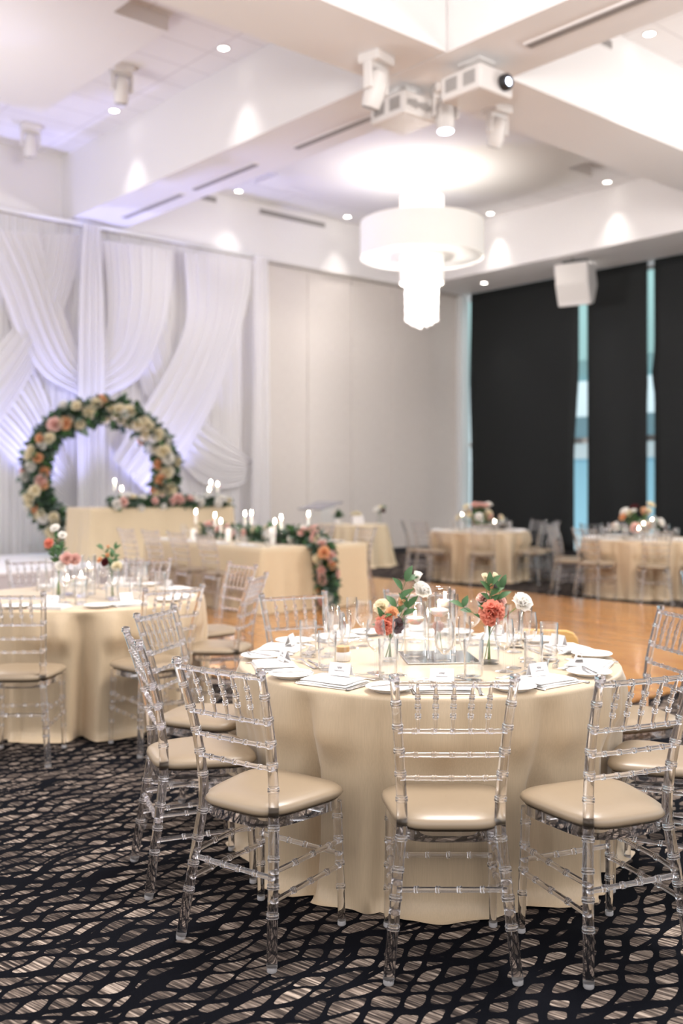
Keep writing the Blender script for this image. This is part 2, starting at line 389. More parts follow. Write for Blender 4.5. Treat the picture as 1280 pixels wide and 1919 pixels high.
# roller blinds hanging in front of the windows; edges curl a little
def blind(v_hi, v_lo, hi_edge, lo_edge, label):
    """v_hi is the side nearer the corner; edge functions give the sideways drift with height."""
    mb = MB(); nz, nv = 30, 14; pts = []
    for i in range(nz):
        z = 0.10+5.84*i/(nz-1)
        a = v_hi+hi_edge(z); c = v_lo+lo_edge(z)
        for j in range(nv):
            s = j/(nv-1); pts.append((17.62+0.03*sin(3.1*s*pi+z*0.5)*(1-z/6), a+(c-a)*s, z))
    mb.quadgrid(pts, nz, nv)
    o = thing('roller_blind', label, 'blind', (0, 0, 0), RA, 'charcoal roller blinds on the window wall')
    f = add('fabric', mb.data('fabric', M['blind']), o); s = f.modifiers.new('solid', 'SOLIDIFY'); s.thickness = 0.006
    mb = MB(); mb.box((17.62, (v_hi+v_lo)/2, 0.085), (0.03, abs(v_hi-v_lo)-0.02, 0.04)); add('bottom_bar', mb.data('bottom_bar', M['black'], False), o)
    return o
def atwin(px, u=17.62):
    k = (px-640)/F; d = u/(U.x*k+U.y); return V.x*k*d+V.y*d
z0_ = lambda z: 0.0
blind(atwin(883), atwin(1087), lambda z: 0.05*exp(-((z-3.9)/1.3)**2), lambda z: 0.13*(1-min(1, max(0, (z-2.2)/1.6)))*0.85+0.02, 'wide charcoal roller blind nearest the corner of the beige wall')
blind(atwin(1100.5), atwin(1214), z0_, lambda z: -0.015*exp(-((z-3.6)/0.3)**2), 'charcoal roller blind in the middle, between two bright slits')
blind(atwin(1226), atwin(1420), lambda z: 0.06*exp(-((z-3.7)/0.28)**2), z0_, 'charcoal roller blind at the right edge, beyond the narrow slit')
# outside, seen through the slits
o = thing('neighbour_building', 'pale building outside seen through the slits between the blinds', 'building', uv(27, 9.5, 0), RA)
b = MB(); b.box((0, 0, 1.15), (3, 26, 2.3)); add('lower_wall', b.data('lower_wall', mat('pale_blue_wall', (0.40, 0.70, 0.86), 0.6), False), o)
b = MB(); b.box((-0.2, 0, 2.55), (3, 26, 0.5)); add('ledge', b.data('ledge', mat('white_ledge', (0.85, 0.9, 0.95), 0.6), False), o)
b = MB(); b.box((0.3, 0, 3.2), (3, 26, 0.8)); add('window_band', b.data('window_band', mat('grey_blue_band', (0.35, 0.5, 0.58), 0.4), False), o)
b = MB(); b.box((-2.5, 0, 5.9), (4.5, 26, 2.2)); add('canopy', b.data('canopy', mat('teal_canopy', (0.46, 0.70, 0.69), 0.6), False), o)

# ------------------------------------------------------------------ ceiling fittings
def downlight(px, py, z, label):
    d = F*(z-EYE)/(HZ-py); x = (px-640)/F*d
    o = thing('recessed_downlight', label, 'ceiling light', (x, d, z), 0, 'recessed downlights')
    MB.cap = False; mb = MB(); mb.lathe([(0.062, 0.0), (0.085, 0.0), (0.085, -0.008), (0.064, -0.010)], 20); MB.cap = True; add('trim_ring', mb.data('trim_ring', M['device']), o)
    mb = MB(); mb.lathe([(1e-6, -0.004), (0.064, -0.004)], 20); add('lamp', mb.data('lamp', M['lamp']), o)
    spot('downlight_beam', (x, d, z-0.03), 60, (1.0, 0.95, 0.91), 66, 1.0, 0.04)
for px, py, z, lb in ((419, 90, ZC, 'lit downlight nearest the camera in the left coffer above the long beam'),
                      (214, 207, ZC, 'lit downlight in the left coffer between the two small moving lights'),
                      (447, 358, ZC, 'lit downlight in the chandelier coffer, farthest left, above the drape'),
                      (651, 406, ZC, 'lit downlight in the chandelier coffer just left of the drum shade'),
                      (919, 400, ZC, 'lit downlight just right of the chandelier drum'),
                      (1138, 341, ZC, 'lit downlight in the chandelier coffer, farthest right under the beam'),
                      (1217, 63, ZC, 'lit downlight in the tiled ceiling at the top right corner'),
                      (907, 530, ZB, 'lit downlight in the window soffit near the corner'),
                      (1100, 492, ZB, 'lit downlight in the window soffit beside the white speaker')):
    downlight(px, py, z, lb)
# more of the same downlights light the part of the hall behind and above the camera
for u_, v_ in ((2.0, 6.4), (6.9, 2.0), (6.9, 5.5), (2.0, 2.0), (10.0, 4.0), (12.0, 6.2), (15.0, 6.2), (15.3, 12.0), (9.2, 14.5), (4.5, 15.2)):
    spot('downlight_beam', uv(u_, v_, ZC-0.03), 80, (1.0, 0.95, 0.91), 80, 0.9, 0.06)
# linear air slots
def slot(u_, v_, z, du, dv, dz, label):
    o = thing('air_slot', label, 'air vent', uv(u_, v_, z), RA, 'linear air slots')
    mb = MB(); mb.box((0, 0, 0), (du, dv, dz)); add('frame', mb.data('frame', M['paint'], False), o)
    mb = MB(); e = 0.03
    mb.box((0, 0, -0.004 if dz < 0.05 else 0), (max(du-e, 0.016), max(dv-e, 0.016) if dv > 0.05 else dv+0.008, dz+0.004 if dz < 0.05 else dz-e))
    add('slot', mb.data('slot', M['slot'], False), o)
slot(8.25, 14.0, ZB-0.01, 0.12, 1.8, 0.02, 'dark air slot under the long beam, farthest away, near the drape')
slot(8.25, 12.0, ZB-0.01, 0.12, 1.6, 0.02, 'dark air slot under the long beam, second from the drape')
slot(8.25, 9.6, ZB-0.01, 0.12, 1.5, 0.02, 'dark air slot under the long beam, nearest the projectors')
slot(8.1, 5.1, ZB-0.01, 0.12, 2.6, 0.02, 'long air slot under the beam at the top right of the ceiling')
slot(9.9, 7.05-0.008, 6.86, 1.3, 0.02, 0.12, 'air slot high on the beam face near the top right downlight')
slot(9.95, 15.88, 6.90, 1.6, 0.02, 0.12, 'air slot high on the wall above the drape')
slot(12.6, 15.88, 6.88, 1.7, 0.02, 0.12, 'air slot high on the wall behind the chandelier drum')

# chandelier
cu, cv = BAYS['far']; c0 = uv(cu, cv)
ch = thing('chandelier', 'two tier white drum chandelier with hanging crystal strands', 'chandelier', (c0.x, c0.y, 4.2))
def shell(r, z0, z1, th=0.012):
    return [(r-th, z0), (r, z0), (r, z1), (r-th, z1), (r-th, z0)]
MB.cap = False
mb = MB(); mb.lathe(shell(1.05, 1.18, 1.78), 64); add('outer_drum_shade', mb.data('outer_drum_shade', M['shade'], True, 40), ch)
mb = MB(); mb.lathe(shell(0.37, 0.74, 2.22), 48); add('inner_drum_shade', mb.data('inner_drum_shade', M['shade2'], True, 40), ch)
mb = MB(); mb.lathe([(0.375, 1.20), (1.035, 1.20), (1.035, 1.206), (0.375, 1.206)], 64); add('diffuser', mb.data('diffuser', M['shade']), ch)
MB.cap = True
mb = MB(); mb.lathe([(0.02, 2.2), (0.02, 2.62), (0.11, 2.63), (0.11, 2.66)], 16); add('stem', mb.data('stem', M['device'], True, 40), ch)
for i in range(3):
    a = 2*pi*i/3; mb = MB(); mb.tube([(0.36*cos(a), 0.36*sin(a), 1.76), (1.04*cos(a), 1.04*sin(a), 1.76)], 0.01, 6); add('arm', mb.data('arm', M['device']), ch)
bead = MB(); 
def strand(mb, x, y, z0, z1):
    z = z0; k = 0
    while z > z1:
        r = 0.019 if k % 3 else 0.028
        mb.v_b = 0; mb.lathe([(1e-6, -r), (r, -r*0.2), (r, r*0.2), (1e-6, r)], 6, (x, y, z)); z -= 2.1*r+0.004; k += 1
rs = random.Random(3)
for ring, n_, zl in ((0.27, 18, 0.06), (0.18, 12, 0.0), (0.09, 6, -0.03)):
    for i in range(n_):
        a = 2*pi*i/n_; mb = MB(); strand(mb, ring*cos(a), ring*sin(a), 0.72, zl+rs.uniform(0, 0.05)); add('crystal_strand', mb.data('crystal_strand', M['bead'], False), ch)
mb = MB(); mb.lathe([(0.24, 0.72), (0.30, 0.72), (0.30, 0.76), (0.24, 0.76)], 32); add('crystal_ring', mb.data('crystal_ring', M['metal'], True, 40), ch)

# projectors, moving lights and the loudspeaker
def pix(px, py, z):
    d = F*(z-EYE)/(HZ-py); return Vector(((px-640)/F*d, d, z))
def projector(loc, rz, label, lens=True):
    o = thing('projector', label, 'projector', loc, rz, 'ceiling projectors')
    mb = MB(); mb.box((0, 0, 0), (0.52, 0.56, 0.26)); bevelled(add('body', mb.data('body', M['device'], False), o), 0.03, 3)
    mb = MB(); mb.box((0, 0, 0.155), (0.16, 0.16, 0.06)); mb.box((0, 0, 0.255), (0.26, 0.30, 0.02)); mb.tube([(0, 0, 0.18), (0, 0, 0.26)], 0.03, 10); add('mount', mb.data('mount', M['device'], False), o)
    for y in (-0.13, 0.12):
        mb = MB()
        for k in range(7): mb.box((-0.262, y-0.07+k*0.024, 0.01), (0.012, 0.014, 0.14))
        add('vent_grille', mb.data('vent_grille', M['devgrey'], False), o)
    if lens:
        R = Matrix.Rotation(pi/2, 3, 'X')
        mb = MB(); mb.lathe([(0.085, 0.0), (0.085, 0.07), (0.07, 0.09), (0.06, 0.09), (0.055, 0.06)], 24, (0.10, -0.27, 0.0), R); l = add('lens_barrel', mb.data('lens_barrel', M['black'], True, 40), o)
        mb = MB(); mb.lathe([(0.04, 0.075), (1e-6, 0.08)], 16, (0.11, -0.27, 0.0), R); add('lens', mb.data('lens', M['bluelamp']), l)
    else:
        for k in range(8):
            mb = MB(); mb.box((-0.2+k*0.055, -0.285, 0.0), (0.034, 0.02, 0.06+0.02*(k % 3))); add('port', mb.data('port', M['devgrey'], False), o)
    return o
p = pix(893, 166, 5.68); projector(p, RA, 'white ceiling projector with its dark lens facing right')
p = pix(756, 212, 5.70); projector(p, RA, 'white ceiling projector seen from its rear, beside the big moving light', False)
def moving_light(loc, rz, tilt, sc, label, lit=None):
    o = thing('moving_light', label, 'stage light', loc, rz, 'moving head lights'); o.scale = (sc,)*3
    mb = MB(); mb.box((0, 0, -0.05), (0.30, 0.26, 0.10)); mb.box((0.10, 0, -0.02), (0.26, 0.10, 0.04)); bevelled(add('base', mb.data('base', M['device'], False), o), 0.02)
    y = MB(); y.box((0, 0, -0.12), (0.30, 0.09, 0.05)); y.box((-0.135, 0, -0.24), (0.035, 0.10, 0.24)); y.box((0.135, 0, -0.24), (0.035, 0.10, 0.24)); yo = add('yoke', y.data('yoke', M['device'], False), o); bevelled(yo, 0.012)
    R = Matrix.Rotation(tilt, 3, 'X')
    mb = MB(); mb.lathe([(0.045, 0.15), (0.085, 0.12), (0.10, 0.02), (0.105, -0.10), (0.095, -0.20), (0.09, -0.215)], 22, (0, 0, -0.30), R); hd = add('head', mb.data('head', M['device'], True, 50), o)
    mb = MB(); mb.lathe([(1e-6, -0.218), (0.088, -0.217)], 22, (0, 0, -0.30), R); add('lens', mb.data('lens', lit or M['devgrey']), hd)
    return o
moving_light(pix(705, 104, ZB), 0.9, 0.35, 1.05, 'large white moving head light, leftmost of the cluster under the beam')
moving_light(pix(834, 163, ZB), 0.2, -0.10, 0.98, 'white moving head light glowing blue-white under the beam crossing', M['bluelamp'])
moving_light(pix(932, 200, ZB), 0.6, 0.35, 0.92, 'white moving head light hanging below the projector lens')
moving_light(pix(228, 124, ZC), 0.5, 0.2, 0.95, 'small moving head light in the left coffer, nearer the camera')
moving_light(pix(57, 234, ZC), 0.5, 0.2, 0.95, 'small moving head light in the left coffer, at far left')
sp_ = Vector((4.46, 19.55, 5.83)); o = thing('loudspeaker', 'white angled loudspeaker hung from the window soffit', 'speaker', sp_, radians(-32))
prof = [(0.0, 0.0), (0.06, -0.40), (0.24, -0.80), (0.46, -0.74), (0.66, -0.36), (0.52, 0.02)]
def wedge(y0, pr, w0, w1):
    mb = MB(); n = len(pr); mb.v = [(x, y0+a, b) for x in (-w0, w1) for a, b in pr]
    mb.f = [tuple(reversed(range(n))), tuple(range(n, 2*n))]+[(i, (i+1) % n, (i+1) % n+n, i+n) for i in range(n)]; mb.m = [0]*len(mb.f); return mb
bevelled(add('cabinet', wedge(0, prof, 0.33, 0.33).data('cabinet', M['device'], False), o), 0.025, 3)
add('grille', wedge(-0.012, [(0.01, -0.03), (0.066, -0.40), (0.23, -0.75), (0.25, -0.75), (0.09, -0.40), (0.03, -0.03)], 0.30, 0.30).data('grille', mat('speaker_grille', (0.70, 0.67, 0.64), 0.8), False), o)
mb = MB()
for yy in (0.12, 0.40): mb.tube([(0.0, yy, -0.05), (0.0, yy, 0.12)], 0.012, 6)
mb.box((0, 0.26, 0.075), (0.5, 0.05, 0.03)); add('bracket', mb.data('bracket', M['black'], False), o)

# ------------------------------------------------------------------ white drape backdrop
def wuz(px, py, v):
    k = (px-640)/F; d = v/(V.x*k+V.y); return (U.x*k+U.y)*d, EYE+(HZ-py)/F*d
bd = thing('drape_backdrop', 'white sheer draped backdrop with crossing swags on the left wall', 'drapery', (0, 0, 0), RA)
def pleated(name, u0, u1, z0, z1, v, n, amp, seed, taper=None):
    r = random.Random(seed); mb = MB(); nz = 16; pts = []; N = n*8
    ph = [r.uniform(0, 6.28) for _ in range(4)]
    for i in range(N+1):
        s = i/N
        for j in range(nz):
            h = j/(nz-1); a = s*n*2*pi
            tp = 1.0 if taper is None else taper(h)
            uu = (u0+u1)/2+((s-0.5)*(u1-u0))*tp
            off = amp*(0.6*sin(a+0.5*sin(a*0.31+ph[0]))+0.4*sin(a*0.53+ph[1]+h*0.8))
            pts.append((uu+0.012*sin(a*0.7+h*3), v+off, z0+(z1-z0)*h))
    mb.quadgrid(pts, N+1, nz); return add(name, mb.data(name, M['drape']), bd)
ur, _ = wuz(478, 700, 15.6)
pleated('back_panel', 3.6, ur, 0.02, 5.86, 15.68, 70, 0.025, 1)
def swag(name, A, B, v, k, seed, amp=0.022, belly=0.10):
    r = random.Random(seed)
    a = crv([(*wuz(x, y, v), 0) for x, y in A], 44); b2 = crv([(*wuz(x, y, v), 0) for x, y in B], 44)
    mb = MB(); pts = []; nt = k*7+1; ph = r.uniform(0, 6)
    for i in range(44):
        s = i/43
        for j in range(nt):
            t = j/(nt-1); p = a[i]*(1-t)+b2[i]*t
            off = belly*sin(pi*min(1, t*1.0))*(0.3+0.7*sin(pi*min(1, 0.15+0.85*s)))+amp*sin(2*pi*k*t+ph+0.8*sin(7*t+2*s))+amp*0.5*sin(2*pi*k*0.43*t+1)
            pts.append((p.x, v-off, p.y))
    mb.quadgrid(pts, 44, nt); return add(name, mb.data(name, M['drape']), bd)
swag('swag', [(75,440),(50,560),(0,640),(-90,720)], [(150,440),(125,560),(62,690),(0,790),(-90,870)], 15.55, 12, 1)
swag('swag', [(310,466),(312,600),(328,680),(352,720)], [(200,455),(215,560),(255,700),(305,800)], 15.60, 12, 2)
swag('swag', [(62,690),(90,760),(110,830),(140,900)], [(-90,780),(0,850),(60,905),(140,960)], 15.64, 12, 3)
swag('swag', [(70,436),(95,520),(125,610),(150,670),(165,695)], [(-60,430),(0,545),(30,625),(80,705),(165,748)], 15.50, 13, 4)
swag('swag', [(190,450),(200,540),(198,620),(185,672)], [(327,470),(318,575),(300,640),(262,708),(185,750)], 15.50, 13, 5)
swag('swag', [(345,473),(350,590),(325,670),(285,740),(245,800),(210,860)], [(478,488),(465,560),(443,644),(406,746),(366,823),(325,880),(280,930)], 15.48, 14, 6)
swag('swag', [(340,760),(385,792),(430,828),(476,866)], [(300,800),(336,862),(372,902),(412,916),(455,906),(476,880)], 15.57, 12, 7, 0.02, 0.06)
ua, _ = wuz(146, 700, 15.36); ub, _ = wuz(200, 700, 15.36)
pleated('column_panel', ua, ub, 0.02, 5.86, 15.38, 8, 0.03, 8, lambda h: 1.0-0.5*max(0, (h-0.5)*2)**2*0.9)
ua, _ = wuz(470, 700, 15.4); ub, _ = wuz(508, 700, 15.4)
pleated('column_panel', ua, ub, 0.02, 5.86, 15.40, 7, 0.03, 9, lambda h: 1.0-0.35*h)
mb = MB(); mb.tube([(3.6, 15.5, 5.87), (ub, 15.5, 5.87)], 0.035, 10); add('top_pipe', mb.data('top_pipe', M['truss']), bd)

# ------------------------------------------------------------------ stage, dance floor
o = thing('stage_platform', 'low white stage platform in front of the draped wall', 'stage', uv(6.4, 13.75, 0), RA)
mb = MB(); mb.box((0, 0, 0.385), (7.0, 3.1, 0.03)); add('deck', mb.data('deck', M['stage'], False), o)
mb = MB(); mb.box((0, 0, 0.185), (6.96, 3.06, 0.37)); add('skirt', mb.data('skirt', mat('grey_stage_skirt', (0.52, 0.51, 0.55), 0.8), False), o)
o = add('dance_floor', None, None, uv(7.7, 8.2, 0), RA)
bpy.data.objects.remove(o)
mb = MB(); mb.box((0, 0, 0.008), (6.6, 8.7, 0.016)); o = add('dance_floor', mb.data('dance_floor', M['parquet'], False), None, uv(7.7, 8.21, 0), RA)
tag(o, 'polished oak strip dance floor laid on the carpet', 'dance floor')
# ------------------------------------------------------------------ chair
def ringed(path, rfun, nodes, step=0.012, ring=0.0030, rw=0.004, seg=10):
    """tube along a smooth path, nodes = arc positions that carry a pair of bamboo rings"""
    fine = crv(path, 160); L = [0.0]
    for i in range(1, 160): L.append(L[-1]+(fine[i]-fine[i-1]).length)
    T = L[-1]; ss = set()
    s = 0.0
    while s < T: ss.add(round(s, 5)); s += step*4
    ss.add(round(T, 5))
    for nd in nodes:
        for dd in (0.0125, 0.0079, 0.0072, 0.0058, 0.0042, 0.0026, 0.0012, 0.0004):
            for sg in (-1, 1):
                if 0 < nd+sg*dd < T: ss.add(round(nd+sg*dd, 5))
    ss = sorted(ss); pts = []; rad = []
    for s in ss:
        k = 0
        while k < 158 and L[k+1] < s: k += 1
        f = (s-L[k])/max(1e-9, L[k+1]-L[k]); pts.append(fine[k]+(fine[k+1]-fine[k])*f)
        r = rfun(s/T)
        for nd in nodes:
            d = abs(s-nd)
            if d < 0.0077: r += ring*sqrt(max(0, 1-((d-0.0042)/0.0035)**2))
        rad.append(r)
    return pts, rad
def post_path(sx):
    return [(sx*0.193, -0.178, 0.012), (sx*0.180, -0.160, 0.14), (sx*0.162, -0.132, 0.33), (sx*0.150, -0.118, 0.45), (sx*0.152, -0.122, 0.56), (sx*0.162, -0.150, 0.72), (sx*0.178, -0.212, 0.915)]
def back_xy(z):
    pp = crv(post_path(1), 200)
    for p in pp:
        if p.z >= z: return p.x, p.y
    return pp[-1].x, pp[-1].y
AC = M['acrylic']
def chair_data():
    D = {}
    for sx in (-1, 1):
        mb = MB(); pts, rad = ringed(post_path(sx), lambda t: 0.0172 if t < 0.5 else 0.0172-0.0034*(t-0.5)/0.5, [0.15, 0.235, 0.318, 0.41, 0.53, 0.61, 0.685, 0.765, 0.845], seg=10)
        mb.tube(pts, rad, 14); D['back_post', sx] = mb.data('back_post', AC, True, 50)
        mb = MB(); x, y = sx*0.1785, -0.214
        mb.lathe([(0.0152, 0.0), (0.0175, 0.003), (0.0175, 0.007), (0.0145, 0.009), (0.0165, 0.013), (0.0165, 0.017), (0.011, 0.021), (1e-6, 0.0225)], 12, (x, y, 0.913)); D['finial', sx] = mb.data('finial', AC, True, 50)
        mb = MB(); mb.lathe([(0.0145, 0.0), (0.0165, 0.003), (0.016, 0.016), (0.012, 0.018)], 12, (sx*0.1935, -0.179, 0.0)); D['rear_cap', sx] = mb.data('foot_cap', M['footcap'], True, 40)
        mb = MB(); pts, rad = ringed([(sx*0.178, 0.212, 0.012), (sx*0.176, 0.208, 0.15), (sx*0.172, 0.200, 0.30), (sx*0.170, 0.195, 0.425)], lambda t: 0.0125+0.004*t, [0.12, 0.20, 0.285, 0.36])
        mb.tube(pts, rad, 14); D['leg', sx] = mb.data('leg', AC, True, 50)
        mb = MB(); mb.lathe([(0.012, 0.0), (0.0145, 0.003), (0.014, 0.016), (0.010, 0.018)], 12, (sx*0.178, 0.212, 0.0)); D['front_cap', sx] = mb.data('foot_cap', M['footcap'], True, 40)
        for z in (0.20, 0.285):
            mb = MB(); pts, rad = ringed([(sx*(0.193-0.1*z), -0.176+0.14*z, z), (sx*0.175, 0, z+0.004), (sx*0.174, 0.203, z+0.004)], lambda t: 0.0088, [0.10, 0.19, 0.28]); mb.tube(pts, rad, 8); D['side', sx, z] = mb.data('stretcher', AC, True, 50)
    for z in (0.902, 0.752, 0.676, 0.602):
        x, y = back_xy(z); r = 0.0088 if z > 0.9 else 0.0072; nodes = [0.05+(2*x-0.1)*k/4 for k in range(5)]
        mb = MB(); pts, rad = ringed([(-x, y, z), (0, y-0.004, z), (x, y, z)], lambda t: r, nodes, ring=0.0026); mb.tube(pts, rad, 10); D['rail', z] = mb.data('back_rail', AC, True, 50)
    xt, yt = back_xy(0.902); xl, yl = back_xy(0.752)
    for k in range(5):
        a = (k-2)*0.0545; c = (k-2)*0.0515
        mb = MB(); pts, rad = ringed([(c, yl-0.004, 0.752), (a*0.5+c*0.5, (yt+yl)/2, 0.827), (a, yt-0.004, 0.902)], lambda t: 0.0042+0.0030*(1-abs(2*t-1)**1.5), [0.05, 0.082, 0.114], ring=0.0032); mb.tube(pts, rad, 10); D['spindle', k] = mb.data('spindle', AC, True, 50)
    mb = MB(); pts, rad = ringed([(-0.167, -0.142, 0.268), (0, -0.143, 0.268), (0.167, -0.142, 0.268)], lambda t: 0.0088, [0.06, 0.125, 0.19, 0.26]); mb.tube(pts, rad, 8); D['rear'] = mb.data('stretcher', AC, True, 50)
    mb = MB(); pts, rad = ringed([(-0.173, 0.204, 0.245), (0, 0.204, 0.245), (0.173, 0.204, 0.245)], lambda t: 0.0088, [0.06, 0.13, 0.20, 0.27]); mb.tube(pts, rad, 8); D['front'] = mb.data('stretcher', AC, True, 50)
    # seat outline: rounded trapezoid
    def outline(grow, n=56):
        o = []
        for i in range(n):
            a = 2*pi*i/n; c, s = cos(a), sin(a); e = 0.47
            x = abs(c)**e*(1 if c >= 0 else -1); y = abs(s)**e*(1 if s >= 0 else -1)
            hw = 0.183+0.028*y; o.append((x*(hw+grow), 0.046+y*(0.188+grow)))
        return o
    mb = MB(); rings = []
    for g, z in ((-0.010, 0.405), (0.0, 0.408), (0.0, 0.440), (-0.006, 0.443), (-0.040, 0.443), (-0.040, 0.405)): rings.append([(x, y, z) for x, y in outline(g-0.006)])
    mb.quadgrid([p for r in rings for p in r], 6, 56, closeu=True, closev=True); D['frame'] = mb.data('seat_frame', AC, True, 40)
    mb = MB(); rings = []
    for g, z, k in ((-0.012, 0.4445, 0.02), (-0.012, 0.4445, 1), (0.002, 0.449, 1), (0.008, 0.458, 1), (0.004, 0.470, 1), (-0.006, 0.478, 1), (-0.006, 0.4855, 0.86), (-0.006, 0.490, 0.66), (-0.006, 0.4918, 0.40), (-0.006, 0.4922, 0.15), (-0.006, 0.4922, 0.01)):
        rings.append([(x*k, 0.046+(y-0.046)*k, z) for x, y in outline(g)])
    mb.quadgrid([p for r in rings for p in r], len(rings), 56, closev=True); D['cushion'] = mb.data('seat_cushion', M['vinyl'], True)
    return D
M['footcap'] = mat('frosted_foot_cap', (0.72, 0.70, 0.70), 0.4, Transmission_Weight=0.5)
CD = chair_data()
def build_chair():
    o = thing('chiavari_chair', 'x', 'chair')
    for sx in (-1, 1):
        p = add('back_post', CD['back_post', sx], o); add('finial', CD['finial', sx], p); add('foot_cap', CD['rear_cap', sx], p)
        l = add('leg', CD['leg', sx], o); add('foot_cap', CD['front_cap', sx], l)
        for z in (0.20, 0.285): add('stretcher', CD['side', sx, z], o)
    add('stretcher', CD['rear'], o); add('stretcher', CD['front'], o)
    for z in (0.902, 0.752, 0.676, 0.602): add('back_rail', CD['rail', z], o)
    for k in range(5): add('spindle', CD['spindle', k], o)
    add('seat_frame', CD['frame'], o)
    tag(add('seat_cushion', CD['cushion'], o), 'champagne vinyl seat cushion')
    return o
CH0 = build_chair(); used = [False]
def chair(px, py, fx, fy, label, group):
    """px,py: middle of the top rail; fx,fy: the way the seat faces"""
    l = sqrt(fx*fx+fy*fy); fx /= l; fy /= l
    z = 0.0
    q = Vector((px+fx*0.212, py+fy*0.212, 0)); uu, vv = q.dot(U), q.dot(V)
    if 4.2 < uu < 11.2 and 3.65 < vv < 12.7 : z = 0.016
    if 4.2 < uu < 4.6 or 3.65 < vv < 4.1: z = 0.0
    rz = atan2(fy, fx)-pi/2
    if not used[0]:
        used[0] = True; CH0.location = (q.x, q.y, z); CH0.rotation_euler = (0, 0, rz); CH0['label'] = label; CH0['group'] = group; return CH0
    return dup(CH0, (q.x, q.y, z), rz, label, group)

# ------------------------------------------------------------------ round tablecloths
def table_cloth(c, R, chairs, seed, label, mat_, flare=0.0, folds=1.0):
    r = random.Random(seed); H = 0.770; NA = 300
    ks = [(5, 0.25), (9, 0.6), (14, 0.8), (21, 0.6), (33, 0.4), (47, 0.16)]; ph = [r.uniform(0, 6.28) for _ in ks]; ph2 = [r.uniform(0, 6.28) for _ in ks]
    lev = [(1.0-q, H) for q in (1.0, 0.7, 0.4, 0.15, 0.05)]
    prof = []
    for q, z in lev: prof.append((R*q if q > 0 else 1e-5, H, 0.0))
    for a in (0.25, 0.5, 0.75, 1.0): prof.append((R-0.018+0.018*sin(a*pi/2), H-0.018+0.018*cos(a*pi/2), 0.0))
    NZ = 24
    for i in range(1, NZ+1): prof.append((R, (H-0.018)*(1-i/NZ)+0.004, i/NZ))
    pts = []
    for rr, z, t in prof:
        for k in range(NA):
            a = 2*pi*k/NA; x = rr; zz = z
            if t > 0:
                s = sum(w_*sin(kk*a+p+0.35*sin(2.3*t+q)) for (kk, w_), p, q in zip(ks, ph, ph2))
                cr = sum(w_*abs(sin(0.5*kk*a+p+0.25*t))**0.7 for kk, w_, p in ((11, .9, ph[3]), (17, .7, ph2[1]), (26, .5, ph2[2])))-1.3
                x += folds*(0.028*s+0.070*cr)*t**0.6 - (0.018-flare)*t
                for ca in chairs:
                    da = (a-ca+pi) % (2*pi)-pi
                    x -= 0.045*exp(-(da/0.26)**2)*max(0, min(1, (t-0.22)/0.22))*(1-0.75*max(0, min(1, (t-0.6)/0.35)))
                for ca in chairs:                      # pushed-in seats and front legs press the cloth back
                    da = abs((a-ca+pi) % (2*pi)-pi)
                    if da < 0.36 and t > 0.2:
                        lim = R-0.048+0.10*(da/0.36)**3; k_ = min(1, (t-0.2)/0.15)
                        if x > lim: x += (lim+0.15*(x-lim)-x)*k_
                if t > 0.93: x += 0.05*(t-0.93)/0.07*(0.5+0.5*sin(9*a+ph[1])); zz = 0.006+0.010*(0.5+0.5*sin(17*a+ph[2]))*(1 if t < 1 else 0.2)
            pts.append((x*cos(a), x*sin(a), zz))
    mb = MB(); mb.quadgrid(pts, len(prof), NA, closev=True)
    o = add('tablecloth', mb.data('tablecloth', mat_), None, (c[0], c[1], 0))
    return tag(o, label, 'tablecloth', 'floor length round tablecloths')
ZT = 0.7715
TABLES = {}
def ring_angle(d): return radians(d)
MAIN = (0.36, 4.19); LEFT = (-1.69, 6.56); FARM = (2.20, 16.0); FARR = (4.08, 13.7)
main_ch = [(0.334, 2.965, 0.0, 1.0, 'front middle'), (-0.39, 3.16, 0.58, 0.815, 'front left'), (-0.79, 3.79, 0.94, 0.33, 'left side'), (-0.84, 4.55, 0.955, -0.29, 'back left side'),
           (-0.25, 5.25, 0.43, -0.9, 'far left'), (0.42, 5.42, 0.0, -1.0, 'far middle'), (1.525, 4.50, -1.0, -0.23, 'right side'), (1.45, 3.66, -0.91, 0.42, 'near right side'), (0.925, 3.02, -0.38, 0.925, 'front right')]
where = {'front middle': 'clear acrylic chair with its back square to the camera, front middle',
         'front left': 'clear acrylic chair turned toward the table, second from left in the foreground',
         'left side': 'clear acrylic chair seen from behind its side, leftmost of the foreground chairs',
         'back left side': 'clear acrylic chair behind the leftmost foreground chair, back slats seen at a slant',
         'far left': 'clear acrylic chair across the nearest table, its back rising left of the wine glasses',
         'far middle': 'clear acrylic chair across the nearest table, mostly hidden behind the flowers',
         'right side': 'clear acrylic chair at the right edge, farther of the two right side seats',
         'near right side': 'clear acrylic chair at the right edge, its seat just behind the front right chair',
         'front right': 'clear acrylic chair at the front right of the nearest table, angled left'}
for x, y, fx, fy, k in main_ch: chair(x, y, fx, fy, where[k], 'acrylic chairs around the nearest table')
left_ch = [(-1.745, 5.27, -0.02, 1.0, 'chair at the front of the left table, cut by the picture edge'), (-0.93, 5.58, -0.62, 0.78, 'chair at the right front of the left table, behind the slanted foreground chair'),
           (-0.525, 6.32, -0.97, 0.2, 'chair of the left table seen edge-on, nearest the head table'), (-0.72, 7.265, -0.79, -0.61, 'chair right of the left table, its slatted back before the head table'),
           (-1.50, 7.76, -0.15, -1.0, 'chair across the left table, in front of the head table skirt'), (-2.35, 7.60, 0.55, -0.85, 'chair across the left table at the left picture edge')]
for x, y, fx, fy, k in left_ch: chair(x, y, fx, fy, 'clear acrylic '+k, 'acrylic chairs around the left table')
